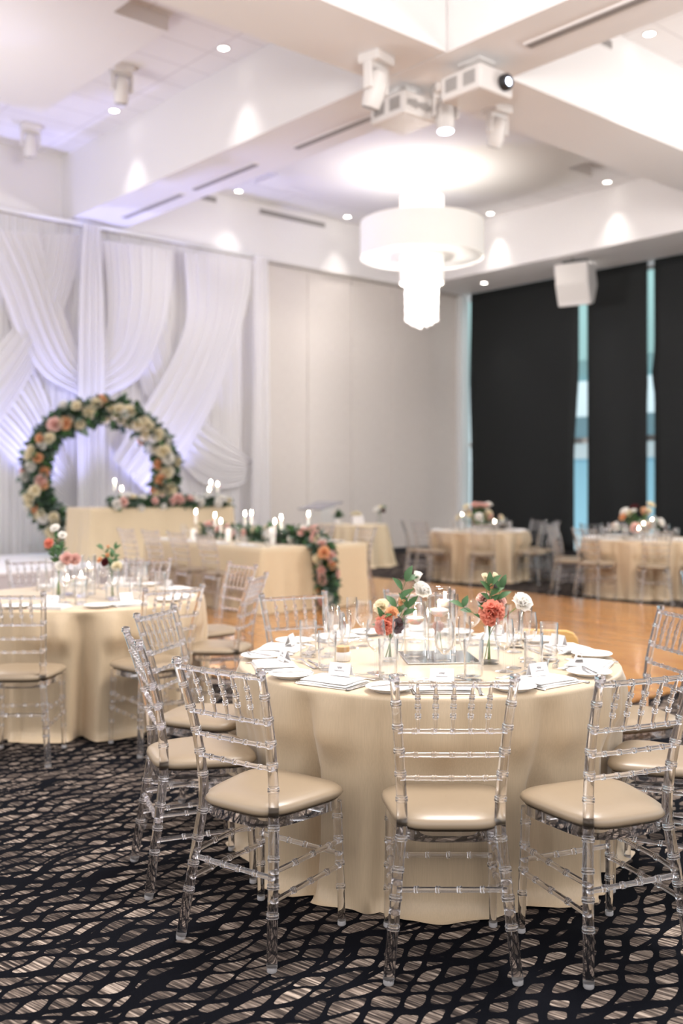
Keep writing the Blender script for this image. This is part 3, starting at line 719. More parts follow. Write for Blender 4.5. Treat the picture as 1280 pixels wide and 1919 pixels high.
for dg, k in ((180, 'leftmost, edge-on beside the beige wall'), (-146, 'second from left, seen at a slant'), (-95, 'its back to the camera'), (-42, 'right of the cloth, nearer the camera'), (-4, 'right of the cloth, edge-on'), (30, 'far right, slats against the dark blind')):
    a = radians(dg); chair(FARM[0]+1.23*cos(a), FARM[1]+1.23*sin(a), -cos(a), -sin(a), 'clear acrylic chair at the far middle table, '+k, 'acrylic chairs around the far middle table')
for dg, k in ((180, 'leftmost, edge-on'), (150, 'left, farther, against the bright slit'), (-141, 'front left, seen at a slant'), (-97, 'front middle with its back to the camera'), (-55, 'front right by the picture edge'), (108, 'behind it, left of the narrow slit'), (82, 'behind it, below the narrow slit')):
    a = radians(dg); chair(FARR[0]+1.23*cos(a), FARR[1]+1.23*sin(a), -cos(a), -sin(a), 'clear acrylic chair at the far right table, '+k, 'acrylic chairs around the far right table')
chair(2.36, 6.45, 0.75, 0.66, 'clear acrylic chair cut by the right picture edge beyond the dance floor corner', 'acrylic chairs at tables out of view')
ang = lambda c, L: [atan2(y-c[1], x-c[0]) for x, y, *_ in L]
table_cloth(MAIN, 0.785, ang(MAIN, main_ch), 11, 'champagne satin cloth over the round table nearest the camera', M['satin'])
table_cloth(LEFT, 0.785, ang(LEFT, left_ch), 12, 'champagne satin cloth over the round table at the left picture edge', M['satin'], folds=1.25)
table_cloth(FARM, 0.785, [radians(x) for x in (180, -146, -95, -42, -4, 30)], 13, 'champagne satin cloth over the far round table by the room corner', M['satin'], folds=1.5)
table_cloth(FARR, 0.785, [radians(x) for x in (180, 150, -141, -97, -55, 108, 82)], 14, 'champagne satin cloth over the far round table at the right picture edge', M['satin'], folds=1.5)
COCK = (0.21, 18.8)
table_cloth(COCK, 0.65, [], 15, 'champagne cloth over the small round table by the beige wall', M['satin2'], flare=0.12, folds=1.4)

# ------------------------------------------------------------------ tableware prototypes (mesh data)
def two_wall(outer, th=0.0018):
    """closed profile: outer from base centre up to the rim, then back down the inside"""
    inner = [(max(1e-6, r-th), z) for r, z in reversed(outer) if z > outer[0][1]+0.004]
    return outer+inner+[(1e-6, inner[-1][1]+0.0005)]
def lathe_data(name, prof, m, seg=32, sharp=45):
    mb = MB(); mb.lathe(prof, seg); return mb.data(name, m, True, sharp)
TW = {}
TW['tumbler'] = lathe_data('tumbler', [(1e-6, 0), (0.034, 0), (0.036, 0.003), (0.0375, 0.15), (0.0368, 0.1508), (0.036, 0.15), (0.0343, 0.020), (0.030, 0.014), (1e-6, 0.013)], M['glass'])
TW['bowl_wine'] = lathe_data('bowl', [(0.0045, 0.082), (0.014, 0.088), (0.030, 0.105), (0.0385, 0.130), (0.0385, 0.155), (0.034, 0.19), (0.0315, 0.205), (0.0309, 0.205), (0.0333, 0.19), (0.0375, 0.155), (0.0375, 0.131), (0.029, 0.107), (0.013, 0.091), (1e-6, 0.089)], M['glass'])
TW['stem_wine'] = lathe_data('stem', [(1e-6, 0), (0.033, 0), (0.034, 0.0015), (0.020, 0.004), (0.007, 0.009), (0.0042, 0.018), (0.0036, 0.05), (0.0040, 0.078), (0.006, 0.085)], M['glass'])
TW['bowl_flute'] = lathe_data('bowl', [(0.0045, 0.088), (0.010, 0.096), (0.019, 0.125), (0.0245, 0.160), (0.0255, 0.19), (0.0235, 0.225), (0.0230, 0.225), (0.0249, 0.19), (0.0237, 0.160), (0.018, 0.126), (0.009, 0.099), (1e-6, 0.095)], M['glass'])
TW['stem_flute'] = lathe_data('stem', [(1e-6, 0), (0.030, 0), (0.031, 0.0015), (0.018, 0.004), (0.006, 0.009), (0.0040, 0.018), (0.0034, 0.05), (0.0040, 0.084), (0.005, 0.09)], M['glass'])
TW['plate'] = lathe_data('bread_plate', [(1e-6, 0.003), (0.045, 0.003), (0.048, 0.0), (0.052, 0.0), (0.054, 0.003), (0.082, 0.0145), (0.085, 0.0165), (0.083, 0.0185), (0.055, 0.0085), (0.05, 0.007), (1e-6, 0.007)], M['china'], 48)
def flat_tool(name, outline, th, bend):
    """closed thin solid from a half outline [(y, halfwidth)], bend(y) -> z"""
    mb = MB(); pts = []; n = len(outline)
    for y, hw in outline: pts += [(-hw, y, bend(y)), (-hw*0.5, y, bend(y)+th*0.8), (hw*0.5, y, bend(y)+th*0.8), (hw, y, bend(y)), (hw*0.5, y, bend(y)-th*0.2), (-hw*0.5, y, bend(y)-th*0.2)]
    mb.quadgrid(pts, n, 6, closev=True); b0 = 0
    mb.f.append(tuple(range(6))); mb.m.append(0); mb.f.append(tuple(reversed(range((n-1)*6, n*6)))); mb.m.append(0)
    return mb
kb = lambda y: 0.002
mb = flat_tool('k', [(-0.105, 0.004), (-0.10, 0.0085), (-0.05, 0.0065), (0.0, 0.005), (0.005, 0.0085), (0.05, 0.0105), (0.09, 0.0085), (0.108, 0.002)], 0.004, kb); TW['knife'] = mb.data('table_knife', M['metal'], True, 40)
mb = flat_tool('k', [(-0.075, 0.003), (-0.07, 0.0065), (-0.03, 0.005), (0.0, 0.004), (0.005, 0.0065), (0.045, 0.0085), (0.07, 0.006), (0.08, 0.0015)], 0.0035, kb); TW['bknife'] = mb.data('butter_knife', M['metal'], True, 40)
fb = lambda y: 0.002+0.010*max(0, sin(pi*min(1, max(0, (y-0.0)/0.11))))
mb = flat_tool('s', [(-0.10, 0.004), (-0.095, 0.008), (-0.05, 0.005), (0.02, 0.003), (0.045, 0.005)], 0.0025, fb); hand = (list(mb.v), list(mb.f))
mb2 = flat_tool('b', [(0.045, 0.005), (0.052, 0.014), (0.065, 0.019), (0.08, 0.0205), (0.095, 0.016), (0.103, 0.006)], 0.002, fb)
off = len(mb.v); mb.v += mb2.v; mb.f += [tuple(i+off for i in q) for q in mb2.f]; mb.m = [0]*len(mb.f); TW['spoon'] = mb.data('table_spoon', M['metal'], True, 40)
mb = flat_tool('f', [(-0.10, 0.004), (-0.095, 0.008), (-0.05, 0.005), (0.02, 0.003), (0.045, 0.006), (0.055, 0.0115), (0.068, 0.012)], 0.0025, fb)
for k in range(4):
    x = -0.0098+k*0.00653
    mb.tube([(x, 0.066, fb(0.066)+0.0008), (x, 0.085, fb(0.085)+0.0008), (x*0.97, 0.105, fb(0.105)+0.001)], [0.0017, 0.0015, 0.0009], 6)
TW['fork'] = mb.data('table_fork', M['metal'], True, 40)
def napkin_data(seed):
    r = random.Random(seed); mb = MB()
    for L in range(3):
        nx, ny = 12, 10; top = []; bot = []
        w_, h_ = 0.105-0.004*L, 0.085-0.006*L; ox, oy = r.uniform(-.006, .006), r.uniform(-.008, .008); ro = r.uniform(-.08, .08)
        for i in range(nx):
            for j in range(ny):
                x = (i/(nx-1)*2-1)*w_; y = (j/(ny-1)*2-1)*h_; e = 1-max(abs(x)/w_, abs(y)/h_)**6
                X = x*cos(ro)-y*sin(ro)+ox; Y = x*sin(ro)+y*cos(ro)+oy; wv = 0.0015*sin(30*x+seed)+0.0012*sin(41*y+L)
                top.append((X, Y, 0.0065*L+0.003+0.004*e+wv)); bot.append((X, Y, 0.0065*L+0.0005))
        mb.quadgrid(top, nx, ny); 
        b0 = mb.quadgrid(bot, nx, ny)
        n0 = b0-nx*ny
        edge = [(i, 0) for i in range(nx)]+[(nx-1, j) for j in range(1, ny)]+[(i, ny-1) for i in range(nx-2, -1, -1)]+[(0, j) for j in range(ny-2, 0, -1)]
        for q in range(len(edge)):
            (i1_, j1_), (i2_, j2_) = edge[q], edge[(q+1) % len(edge)]
            mb.f.append((n0+i1_*ny+j1_, n0+i2_*ny+j2_, b0+i2_*ny+j2_, b0+i1_*ny+j1_)); mb.m.append(0)
    return mb.data('napkin', M['napkin'], True, 60)
NAPK = [napkin_data(s) for s in range(4)]
mb = MB(); w_, h_, d_ = 0.043, 0.046, 0.017
for sg in (1, -1):
    b0 = len(mb.v); t_ = 0.0006
    mb.v += [(-w_, -sg*d_, 0), (w_, -sg*d_, 0), (w_, 0, h_), (-w_, 0, h_), (-w_, -sg*d_+sg*t_*2, 0), (w_, -sg*d_+sg*t_*2, 0), (w_, sg*t_, h_-0.001), (-w_, sg*t_, h_-0.001)]
    mb.f += [(b0, b0+1, b0+2, b0+3), (b0+4, b0+7, b0+6, b0+5), (b0, b0+4, b0+5, b0+1), (b0+1, b0+5, b0+6, b0+2), (b0, b0+3, b0+7, b0+4)]; mb.m += [0]*5
TW['card'] = mb.data('tent', M['card'], False)
def squiggle(seed):
    r = random.Random(seed); mb = MB()
    for row, (w0, n_, h) in enumerate(((0.010, 9, 0.0055), (0.020, 22, 0.0022))):
        zc = 0.029-0.011*row; pts = []
        for i in range(n_*3):
            s = i/(n_*3-1); x = (s*2-1)*w0; z = zc+h*sin(i*1.9+r.uniform(-.5, .5))*r.uniform(.4, 1)
            y = -0.017*(1-z/0.046)-0.0006; pts.append((x, y, z))
        mb.tube(pts, 0.00045, 4)
    return mb.data('handwriting', M['ink'])
SQ = [squiggle(s) for s in range(4)]
proto_used = {}
def item(kind, loc, rz, label, group):
    """place a piece of tableware; stemware is bowl + stem, the card carries its writing"""
    n = {'tumbler': 'tumbler', 'plate': 'bread_plate', 'knife': 'table_knife', 'bknife': 'butter_knife', 'spoon': 'table_spoon', 'fork': 'table_fork'}
    cat = {'tumbler': 'glass', 'plate': 'plate', 'knife': 'knife', 'bknife': 'knife', 'spoon': 'spoon', 'fork': 'fork', 'wine': 'wine glass', 'flute': 'champagne flute', 'napkin': 'napkin', 'card': 'name card'}[kind]
    if kind in n: return tag(add(n[kind], TW[kind], None, loc, rz), label, cat, group)
    if kind == 'napkin': return tag(add('napkin', NAPK[random.randrange(4)], None, loc, rz), label, cat, group)
    if kind in ('wine', 'flute'):
        o = thing('wine_glass' if kind == 'wine' else 'champagne_flute', label, cat, loc, rz, group)
        add('bowl', TW['bowl_'+kind], o); add('stem', TW['stem_'+kind], o); return o
    o = thing('name_card', label, cat, loc, rz, group); add('tent', TW['card'], o); add('handwriting', SQ[random.randrange(4)], o); return o
def setting(c, ax, ay, seat, tname, full, R=0.785, zt=ZT, rnd=None):
    """one cover in front of a chair at (ax, ay): local x right, y toward the table middle, origin on the rim"""
    r = rnd or random; e = Vector((ax-c[0], ay-c[1])).normalized(); f = -e; right = Vector((f.y, -f.x)); rz0 = atan2(f.y, f.x)-pi/2
    def P(x, y, z=0): 
        q = Vector(c)+e*(R-y)+right*x; return (q.x, q.y, zt+z)
    j = lambda s=0.008: r.uniform(-s, s)
    at = '' + seat
    g = lambda s: s+' on the '+tname
    item('napkin', P(0+j(), 0.125+j()), rz0+j(0.12), 'folded white napkin laid '+at, g('folded napkins'))
    item('plate', P(-0.192+j(0.004), 0.115+j()), rz0, 'white bread plate '+at, g('bread plates'))
    item('wine', P(0.02+j(0.015), 0.375+j(0.012)), rz0, 'clear wine glass '+at, g('wine glasses'))
    item('tumbler', P(0.128+j(0.006), 0.305+j(0.01)), rz0, 'clear straight water tumbler '+at, g('water tumblers'))
    if full >= 1:
        item('flute', P(0.108+j(0.008), 0.392+j(0.012)), rz0, 'clear champagne flute '+at, g('champagne flutes'))
        item('card', P(0+j(), 0.165+j(), 0.0232), rz0+j(0.2), 'white tented name card on the napkin '+at, g('name cards'))
    if full >= 2:
        item('bknife', P(-0.192+j(0.004), 0.113+j(0.004), 0.0172), rz0-1.0+j(0.25), 'steel butter knife on the bread plate '+at, g('butter knives'))
        item('fork', P(-0.108+j(0.003), 0.135+j()), rz0+j(0.06), 'steel dinner fork left of the napkin '+at, g('dinner forks'))
        item('knife', P(0.124+j(0.003), 0.135+j()), rz0+j(0.06), 'steel dinner knife right of the napkin '+at, g('dinner knives'))
        item('spoon', P(0.0+j(0.01), 0.290+j(0.004)), rz0-pi/2+j(0.06), 'dessert spoon laid sideways above the napkin '+at, g('dessert spoons'))
        item('fork', P(0.0+j(0.01), 0.256+j(0.004)), rz0+pi/2+j(0.1), 'dessert fork laid sideways above the napkin '+at, g('dessert forks'))
rnd = random.Random(21)
seat_words = {'front middle': 'at front middle seat, nearest table', 'front left': 'at front left seat, nearest table', 'left side': 'at left side seat, nearest table', 'back left side': 'at back left seat, nearest table', 'far left': 'at far left seat, nearest table', 'far middle': 'at far middle seat, nearest table', 'right side': 'at back right seat, nearest table', 'near right side': 'at right side seat, nearest table', 'front right': 'at front right seat, nearest table'}
for k, dg in (('front middle', -90), ('front left', -126), ('left side', -162), ('back left side', 162), ('far left', 126), ('far middle', 90), ('right side', 18), ('near right side', -18), ('front right', -54)):
    x, y = MAIN[0]+cos(radians(dg)), MAIN[1]+sin(radians(dg)); setting(MAIN, x, y, seat_words[k], 'nearest table', 2, rnd=rnd)
setting(MAIN, MAIN[0]+cos(radians(54)), MAIN[1]+sin(radians(54)), 'at the high chair, nearest table', 'nearest table', 2, rnd=rnd)
lw = ['at the front seat, left table', 'at the right front seat, left table', 'at the right seat, left table', 'at the far right seat, left table', 'at the far seat, left table', 'at the far left seat, left table']
for (x, y, fx, fy, k), s in zip(left_ch, lw): setting(LEFT, x, y, s, 'left table', 1, rnd=rnd)
for dg, s in ((180, 'left'), (-146, 'front left'), (-95, 'front'), (-42, 'front right'), (-4, 'right'), (30, 'far right'), (90, 'far')):
    a = radians(dg); setting(FARM, FARM[0]+cos(a), FARM[1]+sin(a), 'at the %s seat of the far middle table' % s, 'far middle table', 0, rnd=rnd)
for dg, s in ((180, 'left'), (150, 'far left'), (-141, 'front left'), (-97, 'front'), (-55, 'front right'), (108, 'far'), (60, 'far right')):
    a = radians(dg); setting(FARR, FARR[0]+cos(a), FARR[1]+sin(a), 'at the %s seat of the far right table' % s, 'far right table', 0, rnd=rnd)

# ------------------------------------------------------------------ flowers
def bloom_data(kind, color, seed, n=46):
    """unit-radius bloom: petals on a spiral; carnation ruffles, ranunculus and rose cups, bud"""
    r = random.Random(seed); mb = MB(); ga = pi*(3-sqrt(5))
    def petal(a, el, L, W, curl, ruf):
        pts = []; nu, nv = 4, 5
        R = Matrix.Rotation(a, 3, 'Z') @ Matrix.Rotation(-el, 3, 'Y')
        for i in range(nu):
            s = i/(nu-1)
            for j in range(nv):
                q = j/(nv-1)*2-1
                p = Vector((L*s, W*q*(0.35+0.65*sin(pi*min(1, 0.15+s*0.6))), curl*s*s-0.25*W*q*q+ruf*s*sin(q*9+a*7)*0.5+ruf*r.uniform(-.3, .3)*s))
                pts.append(tuple(R @ p))
        mb.quadgrid(pts, nu, nv)
    for i in range(n):
        f = (i+0.5)/n; a = i*ga
        if kind == 'carnation': petal(a, pi/2-f*1.95+r.uniform(-.15, .15), 0.80+0.22*r.random(), 0.30, 0.10, 0.16)
        elif kind == 'rose': petal(a, pi/2-f*1.45, 0.62+0.42*f, 0.25+0.25*f, 0.30*(1-f)+0.12, 0.03)
        else: petal(a, pi/2-f*0.75, 0.85+0.15*f, 0.22+0.12*f, 0.20, 0.02)
    mb.ball((0, 0, 0.02), 0.32, 8, 5)
    return mb.data('bloom', M[color])
def leaf(mb, base, dirv, up, L, W):
    d = Vector(dirv).normalized(); x = d.cross(Vector(up)); x = x.normalized() if x.length > 1e-4 else Vector((1, 0, 0)); n = x.cross(d)
    b = Vector(base); pts = []
    for s, w_, z in ((0, 0.05, 0), (0.22, 0.75, 0.03), (0.5, 1.0, 0.02), (0.78, 0.62, -0.05), (1.0, 0.03, -0.14)):
        for q in (-1, 0, 1): pts.append(tuple(b+d*L*s+x*W*w_*q+n*(L*z+abs(q)*W*w_*0.25)))
    mb.quadgrid(pts, 5, 3)
BL = {}
for col in ('white', 'cream', 'coral', 'peach', 'blush', 'burgundy'):
    BL['rose', col] = bloom_data('rose', col, 5, 34); BL['carnation', col] = bloom_data('carnation', col, 6, 60); BL['bud', col] = bloom_data('bud', col, 8, 16)
def orient(o, d):
    o.rotation_mode = 'QUATERNION'; o.rotation_quaternion = Vector((0, 0, 1)).rotation_difference(Vector(d).normalized())
def put_bloom(par, kind, col, p, d, r):
    o = add('bloom', BL[kind, col], par, p, None, r); orient(o, d)
    return tag(o, {'white': 'white bloom', 'cream': 'cream bloom', 'coral': 'coral bloom', 'peach': 'peach bloom', 'blush': 'blush pink bloom', 'burgundy': 'dark burgundy bloom'}[col])
def bud_vase(loc, label, vh, vr, neck, stems, leaves, group='bud vases with flowers'):
    o = thing('bud_vase', label, 'vase of flowers', loc, 0, group)
    prof = [(1e-6, 0), (vr*0.92, 0), (vr, 0.006), (vr, vh*0.55), (vr*0.75, vh*0.72), (neck, vh*0.84), (neck, vh*0.96), (neck*1.2, vh), (neck*1.1, vh), (neck*0.88, vh*0.96), (neck*0.88, vh*0.84), (vr*0.70, vh*0.71), (vr*0.94, vh*0.54), (vr*0.94, 0.012), (1e-6, 0.011)]
    add('vase', lathe_data('vase', prof, M['glass'], 28), o)
    add('water', lathe_data('water', [(1e-6, 0.012), (vr*0.93, 0.0125), (vr*0.93, vh*0.5), (1e-6, vh*0.5)], M['water'], 24), o)
    for kind, col, p, d, r in stems:
        mb = MB(); e = Vector(p)-Vector(d).normalized()*r*0.25
        mb.tube(crv([(p[0]*-0.15, p[1]*-0.15, 0.016), (p[0]*0.08, p[1]*0.08, vh*0.9), (p[0]*0.55, p[1]*0.55, vh*0.9+(p[2]-vh*0.9)*0.55), tuple(e)], 12), 0.0019, 6); add('flower_stem', mb.data('flower_stem', M['stem']), o)
        put_bloom(o, kind, col, p, d, r)
    if leaves:
        mb = MB(); rr = random.Random(len(label))
        for sp, tip, n_, L in leaves:
            path = crv([(0, 0, vh*0.7), (sp[0]*0.5, sp[1]*0.5, sp[2]), tip], 3*n_); mb.tube(path, 0.0013, 5)
            for i in range(n_):
                q = path[3*i+2]; t_ = (path[min(3*i+3, len(path)-1)]-path[3*i+1]).normalized(); sd = 1 if i % 2 else -1
                if q.z < vh: continue
                leaf(mb, q, t_*0.6+Vector((sd*0.8, rr.uniform(-.5, .3), rr.uniform(-.1, .5))), (0, -0.6, 0.8), L*rr.uniform(.8, 1.15), L*0.23)
            leaf(mb, path[-1], path[-1]-path[-3], (0, -0.6, 0.8), L, L*0.23)
        add('foliage', mb.data('foliage', M['leaf1']), o)
    return o
def at_depth(px, py, d): return ((px-640)/F*d, d, EYE+(HZ-py)/F*d)
# nearest table: left vase
def rel(base, px, py, dd=0.0):
    p = at_depth(px, py, base[1]+dd); return (p[0]-base[0], p[1]-base[1], p[2]-base[2])
b1 = (at_depth(731, 1236, 4.11)[0], 4.11, ZT)
bud_vase(b1, 'small glass vase left of the candles with coral, cream and white flowers', 0.115, 0.034, 0.019,
         [('carnation', 'coral', rel(b1, 722, 1172, -0.04), (-0.4, -0.8, 0.45), 0.047), ('rose', 'cream', rel(b1, 716, 1138, 0), (-0.3, -0.7, 0.7), 0.036), ('rose', 'peach', rel(b1, 734, 1150, -0.03), (0.1, -0.9, 0.5), 0.030),
          ('bud', 'peach', rel(b1, 750, 1132, 0), (0.4, -0.3, 0.9), 0.030), ('rose', 'burgundy', rel(b1, 742, 1172, -0.02), (0.4, -0.8, 0.2), 0.036), ('bud', 'white', rel(b1, 781, 1086, 0.02), (0.3, -0.2, 1.0), 0.036), ('rose', 'white', rel(b1, 789, 1108, 0.03), (0.5, -0.5, 0.6), 0.044)],
         [((0.03, 0.0, 0.19), rel(b1, 760, 1090, 0.0), 8, 0.072), ((0.05, -0.02, 0.15), rel(b1, 764, 1140, 0), 5, 0.068), ((-0.02, -0.03, 0.10), rel(b1, 716, 1160, -0.04), 4, 0.055)])
b2 = (at_depth(917, 1243, 4.05)[0], 4.05, ZT)
bud_vase(b2, 'small glass bottle vase right of the candles with a coral carnation on top', 0.150, 0.042, 0.020,
         [('carnation', 'coral', rel(b2, 922, 1148, -0.05), (0.1, -0.9, 0.35), 0.056), ('rose', 'coral', rel(b2, 918, 1160, -0.05), (0, -0.9, -0.1), 0.030), ('rose', 'white', rel(b2, 977, 1131, 0.0), (0.4, -0.6, 0.6), 0.047), ('rose', 'blush', rel(b2, 906, 1122, 0.02), (-0.3, -0.4, 0.8), 0.030), ('rose', 'blush', rel(b2, 936, 1128, 0.02), (0.4, -0.5, 0.7), 0.030),
          ('bud', 'cream', rel(b2, 910, 1085, 0.01), (-0.2, -0.3, 1.0), 0.026), ('bud', 'cream', rel(b2, 925, 1083, 0.01), (0.5, -0.3, 0.8), 0.024), ('bud', 'peach', rel(b2, 921, 1100, 0.0), (0, -0.4, 0.9), 0.024)],
         [((0.0, -0.01, 0.22), rel(b2, 918, 1100, -0.01), 10, 0.062), ((-0.03, -0.02, 0.17), rel(b2, 868, 1138, -0.01), 6, 0.062), ((0.03, 0.0, 0.2), rel(b2, 938, 1105, 0), 5, 0.066), ((0.0, -0.03, 0.16), rel(b2, 908, 1150, -0.05), 4, 0.055)])
# floating candle cylinders
def cylinder_candle(loc, h, r, wl, label, group, flower=None):
    o = thing('cylinder_vase', label, 'candle vase', loc, 0, group)
    add('vase', lathe_data('vase', [(1e-6, 0), (r-0.002, 0), (r, 0.003), (r, h), (r-0.0015, h+0.001), (r-0.003, h), (r-0.003, 0.011), (1e-6, 0.010)], M['glass'], 40), o)
    add('water', lathe_data('water', [(1e-6, 0.0112), (r-0.0032, 0.0112), (r-0.0032, wl), (1e-6, wl)], M['water'], 40), o)
    k = r*0.80
    c = add('candle', lathe_data('candle', [(1e-6, wl-0.022), (k*0.5, wl-0.020), (k*0.9, wl-0.008), (k, wl+0.002), (k*0.93, wl+0.008), (k*0.6, wl+0.010), (k*0.3, wl+0.009), (1e-6, wl+0.009)], M['wax'], 28), o)
    add('flame', lathe_data('flame', [(1e-6, 0), (0.0035, 0.006), (0.0042, 0.011), (0.0028, 0.020), (1e-6, 0.032)], M['flame'], 10), c, (0, 0, wl+0.011))
    if loc[1] < 5: point('candle_light', (loc[0], loc[1], loc[2]+wl+0.03), 0.5, (1.0, 0.82, 0.6), 0.006)
    if flower:
        put_bloom(o, 'rose', flower, (-0.005, -0.01, wl-0.065), (0.1, -0.7, 0.6), 0.026)
        mb = MB(); mb.tube(crv([(0, -0.005, wl-0.07), (0.006, 0, wl*0.4), (0.012, 0.0, 0.03)], 8), 0.0017, 5); mb.tube(crv([(0, -0.005, wl-0.07), (-0.006, 0, wl*0.5), (-0.012, 0.0, 0.05)], 8), 0.0015, 5); add('flower_stem', mb.data('flower_stem', M['stem']), o)
    return o
g_ = 'floating candle cylinders on the nearest table'
mb = MB(); mb.box((0, 0, 0.0025), (0.30, 0.30, 0.005)); o = bevelled(add('mirror_tile', mb.data('mirror_tile', M['mirror'], False), None, (0.405, 4.19, ZT), 0.08), 0.0015, 1)
tag(o, 'square mirror tile under the candle cylinders on the nearest table', 'mirror')
zz = ZT+0.0055
cylinder_candle((at_depth(823, 1230, 4.14)[0], 4.14, zz), 0.292, 0.050, 0.195, 'tallest glass cylinder with a floating candle, pink bloom under water', g_, 'blush')
cylinder_candle((at_depth(778, 1225, 4.22)[0], 4.22, zz), 0.225, 0.048, 0.150, 'glass cylinder with a floating candle, left of the tallest one', g_)
cylinder_candle((at_depth(834, 1215, 4.29)[0], 4.29, zz), 0.255, 0.046, 0.215, 'glass cylinder with a floating candle, half hidden behind the tallest one', g_)
o = thing('favor_jar', 'small white jar with a cork lid among the glasses of the nearest table', 'jar', (at_depth(642, 1225, 4.12)[0], 4.12, ZT))
add('jar', lathe_data('jar', [(1e-6, 0), (0.030, 0), (0.033, 0.003), (0.033, 0.034), (0.030, 0.037)], M['china'], 24), o); add('lid', lathe_data('lid', [(0.026, 0.036), (0.028, 0.038), (0.029, 0.058), (0.027, 0.060), (1e-6, 0.060)], M['cork'], 24), o)
# wooden high chair across the nearest table
hc = thing('high_chair', 'honey wood restaurant high chair across the nearest table, only its back rail showing', 'high chair', (1.10, 5.42, 0), radians(-12))
for sx in (-1, 1):
    for sy in (-1, 1):
        mb = MB(); mb.tube([(sx*0.19, sy*0.19, 0), (sx*0.145, sy*0.15, 0.66 if sy < 0 else 0.58)], 0.018, 10); add('leg', mb.data('leg', M['birch']), hc)
    mb = MB(); mb.box((sx*0.148, 0, 0.57), (0.028, 0.30, 0.05)); bevelled(add('side_rail', mb.data('side_rail', M['birch'], False), hc), 0.012, 3)
    mb = MB(); mb.box((sx*0.172, 0, 0.25), (0.025, 0.34, 0.03)); add('stretcher', mb.data('stretcher', M['birch'], False), hc)
mb = MB(); pr = [(-0.17, 0.55), (0.17, 0.55), (0.17, 0.69), (0.148, 0.722), (0.11, 0.735), (-0.11, 0.735), (-0.148, 0.722), (-0.17, 0.69)]
mb.v = [(x, y, z) for y in (-0.175, -0.150) for x, z in pr]; n_ = 8
mb.f = [tuple(range(n_)), tuple(reversed(range(n_, 2*n_)))]+[(i, i+n_, (i+1) % n_+n_, (i+1) % n_) for i in range(n_)]; mb.m = [0]*len(mb.f)
bevelled(add('back_rail', mb.data('back_rail', M['birch'], False), hc), 0.006, 2)
mb = MB(); mb.box((0, 0, 0.42), (0.28, 0.28, 0.025)); bevelled(add('seat', mb.data('seat', M['birch'], False), hc), 0.01)

# left table centrepiece
b3 = (at_depth(110, 1105, 6.40)[0], 6.40, ZT)
bud_vase(b3, 'tall glass vase on the left table with coral, white and pink flowers', 0.20, 0.040, 0.024,
         [('carnation', 'coral', rel(b3, 93, 1019, -0.03), (-0.5, -0.6, 0.5), 0.038), ('rose', 'white', rel(b3, 104, 991, 0), (-0.1, -0.6, 0.7), 0.034), ('rose', 'white', rel(b3, 117, 1004, -0.01), (0.3, -0.6, 0.6), 0.030), ('carnation', 'blush', rel(b3, 125, 1047, -0.05), (0.3, -0.8, 0.3), 0.046), ('carnation', 'blush', rel(b3, 140, 1048, -0.03), (0.6, -0.6, 0.3), 0.042), ('rose', 'white', rel(b3, 114, 1060, -0.06), (0, -0.9, 0.1), 0.036)],
         [((0, 0, 0.25), rel(b3, 106, 1010, 0), 12, 0.06), ((-0.02, -0.01, 0.22), rel(b3, 100, 1035, -0.03), 9, 0.055), ((0.02, -0.01, 0.22), rel(b3, 116, 1030, -0.03), 9, 0.055)])
b4 = (at_depth(210, 1105, 6.35)[0], 6.35, ZT)
bud_vase(b4, 'glass vase on the left table with a dark burgundy and a cream flower', 0.17, 0.042, 0.020,
         [('rose', 'burgundy', rel(b4, 198, 1054, -0.03), (-0.3, -0.8, 0.3), 0.030), ('rose', 'cream', rel(b4, 219, 1062, -0.03), (0.3, -0.8, 0.3), 0.036), ('bud', 'peach', rel(b4, 202, 1044, 0), (0, -0.5, 0.8), 0.028), ('bud', 'peach', rel(b4, 203, 1027, 0), (0, -0.3, 1), 0.02), ('rose', 'peach', rel(b4, 188, 1050, 0), (-0.5, -0.5, 0.5), 0.022)],
         [((0.0, 0, 0.22), rel(b4, 193, 1030, 0), 7, 0.05), ((0.02, 0, 0.2), rel(b4, 216, 1030, 0), 8, 0.05), ((0.02, -0.02, 0.2), rel(b4, 210, 1045, -0.03), 6, 0.05)])
cylinder_candle((at_depth(152, 1105, 6.48)[0], 6.48, ZT), 0.20, 0.048, 0.12, 'glass cylinder with a lit floating candle on the left table, beside the tall vase', 'candle cylinders on the left table')
cylinder_candle((at_depth(166, 1105, 6.62)[0], 6.62, ZT), 0.26, 0.048, 0.17, 'taller glass cylinder with a lit floating candle at the middle of the left table', 'candle cylinders on the left table')
cylinder_candle((at_depth(125, 1105, 6.58)[0], 6.60, ZT), 0.16, 0.048, 0.09, 'shortest glass candle cylinder on the left table, behind the tall vase', 'candle cylinders on the left table')

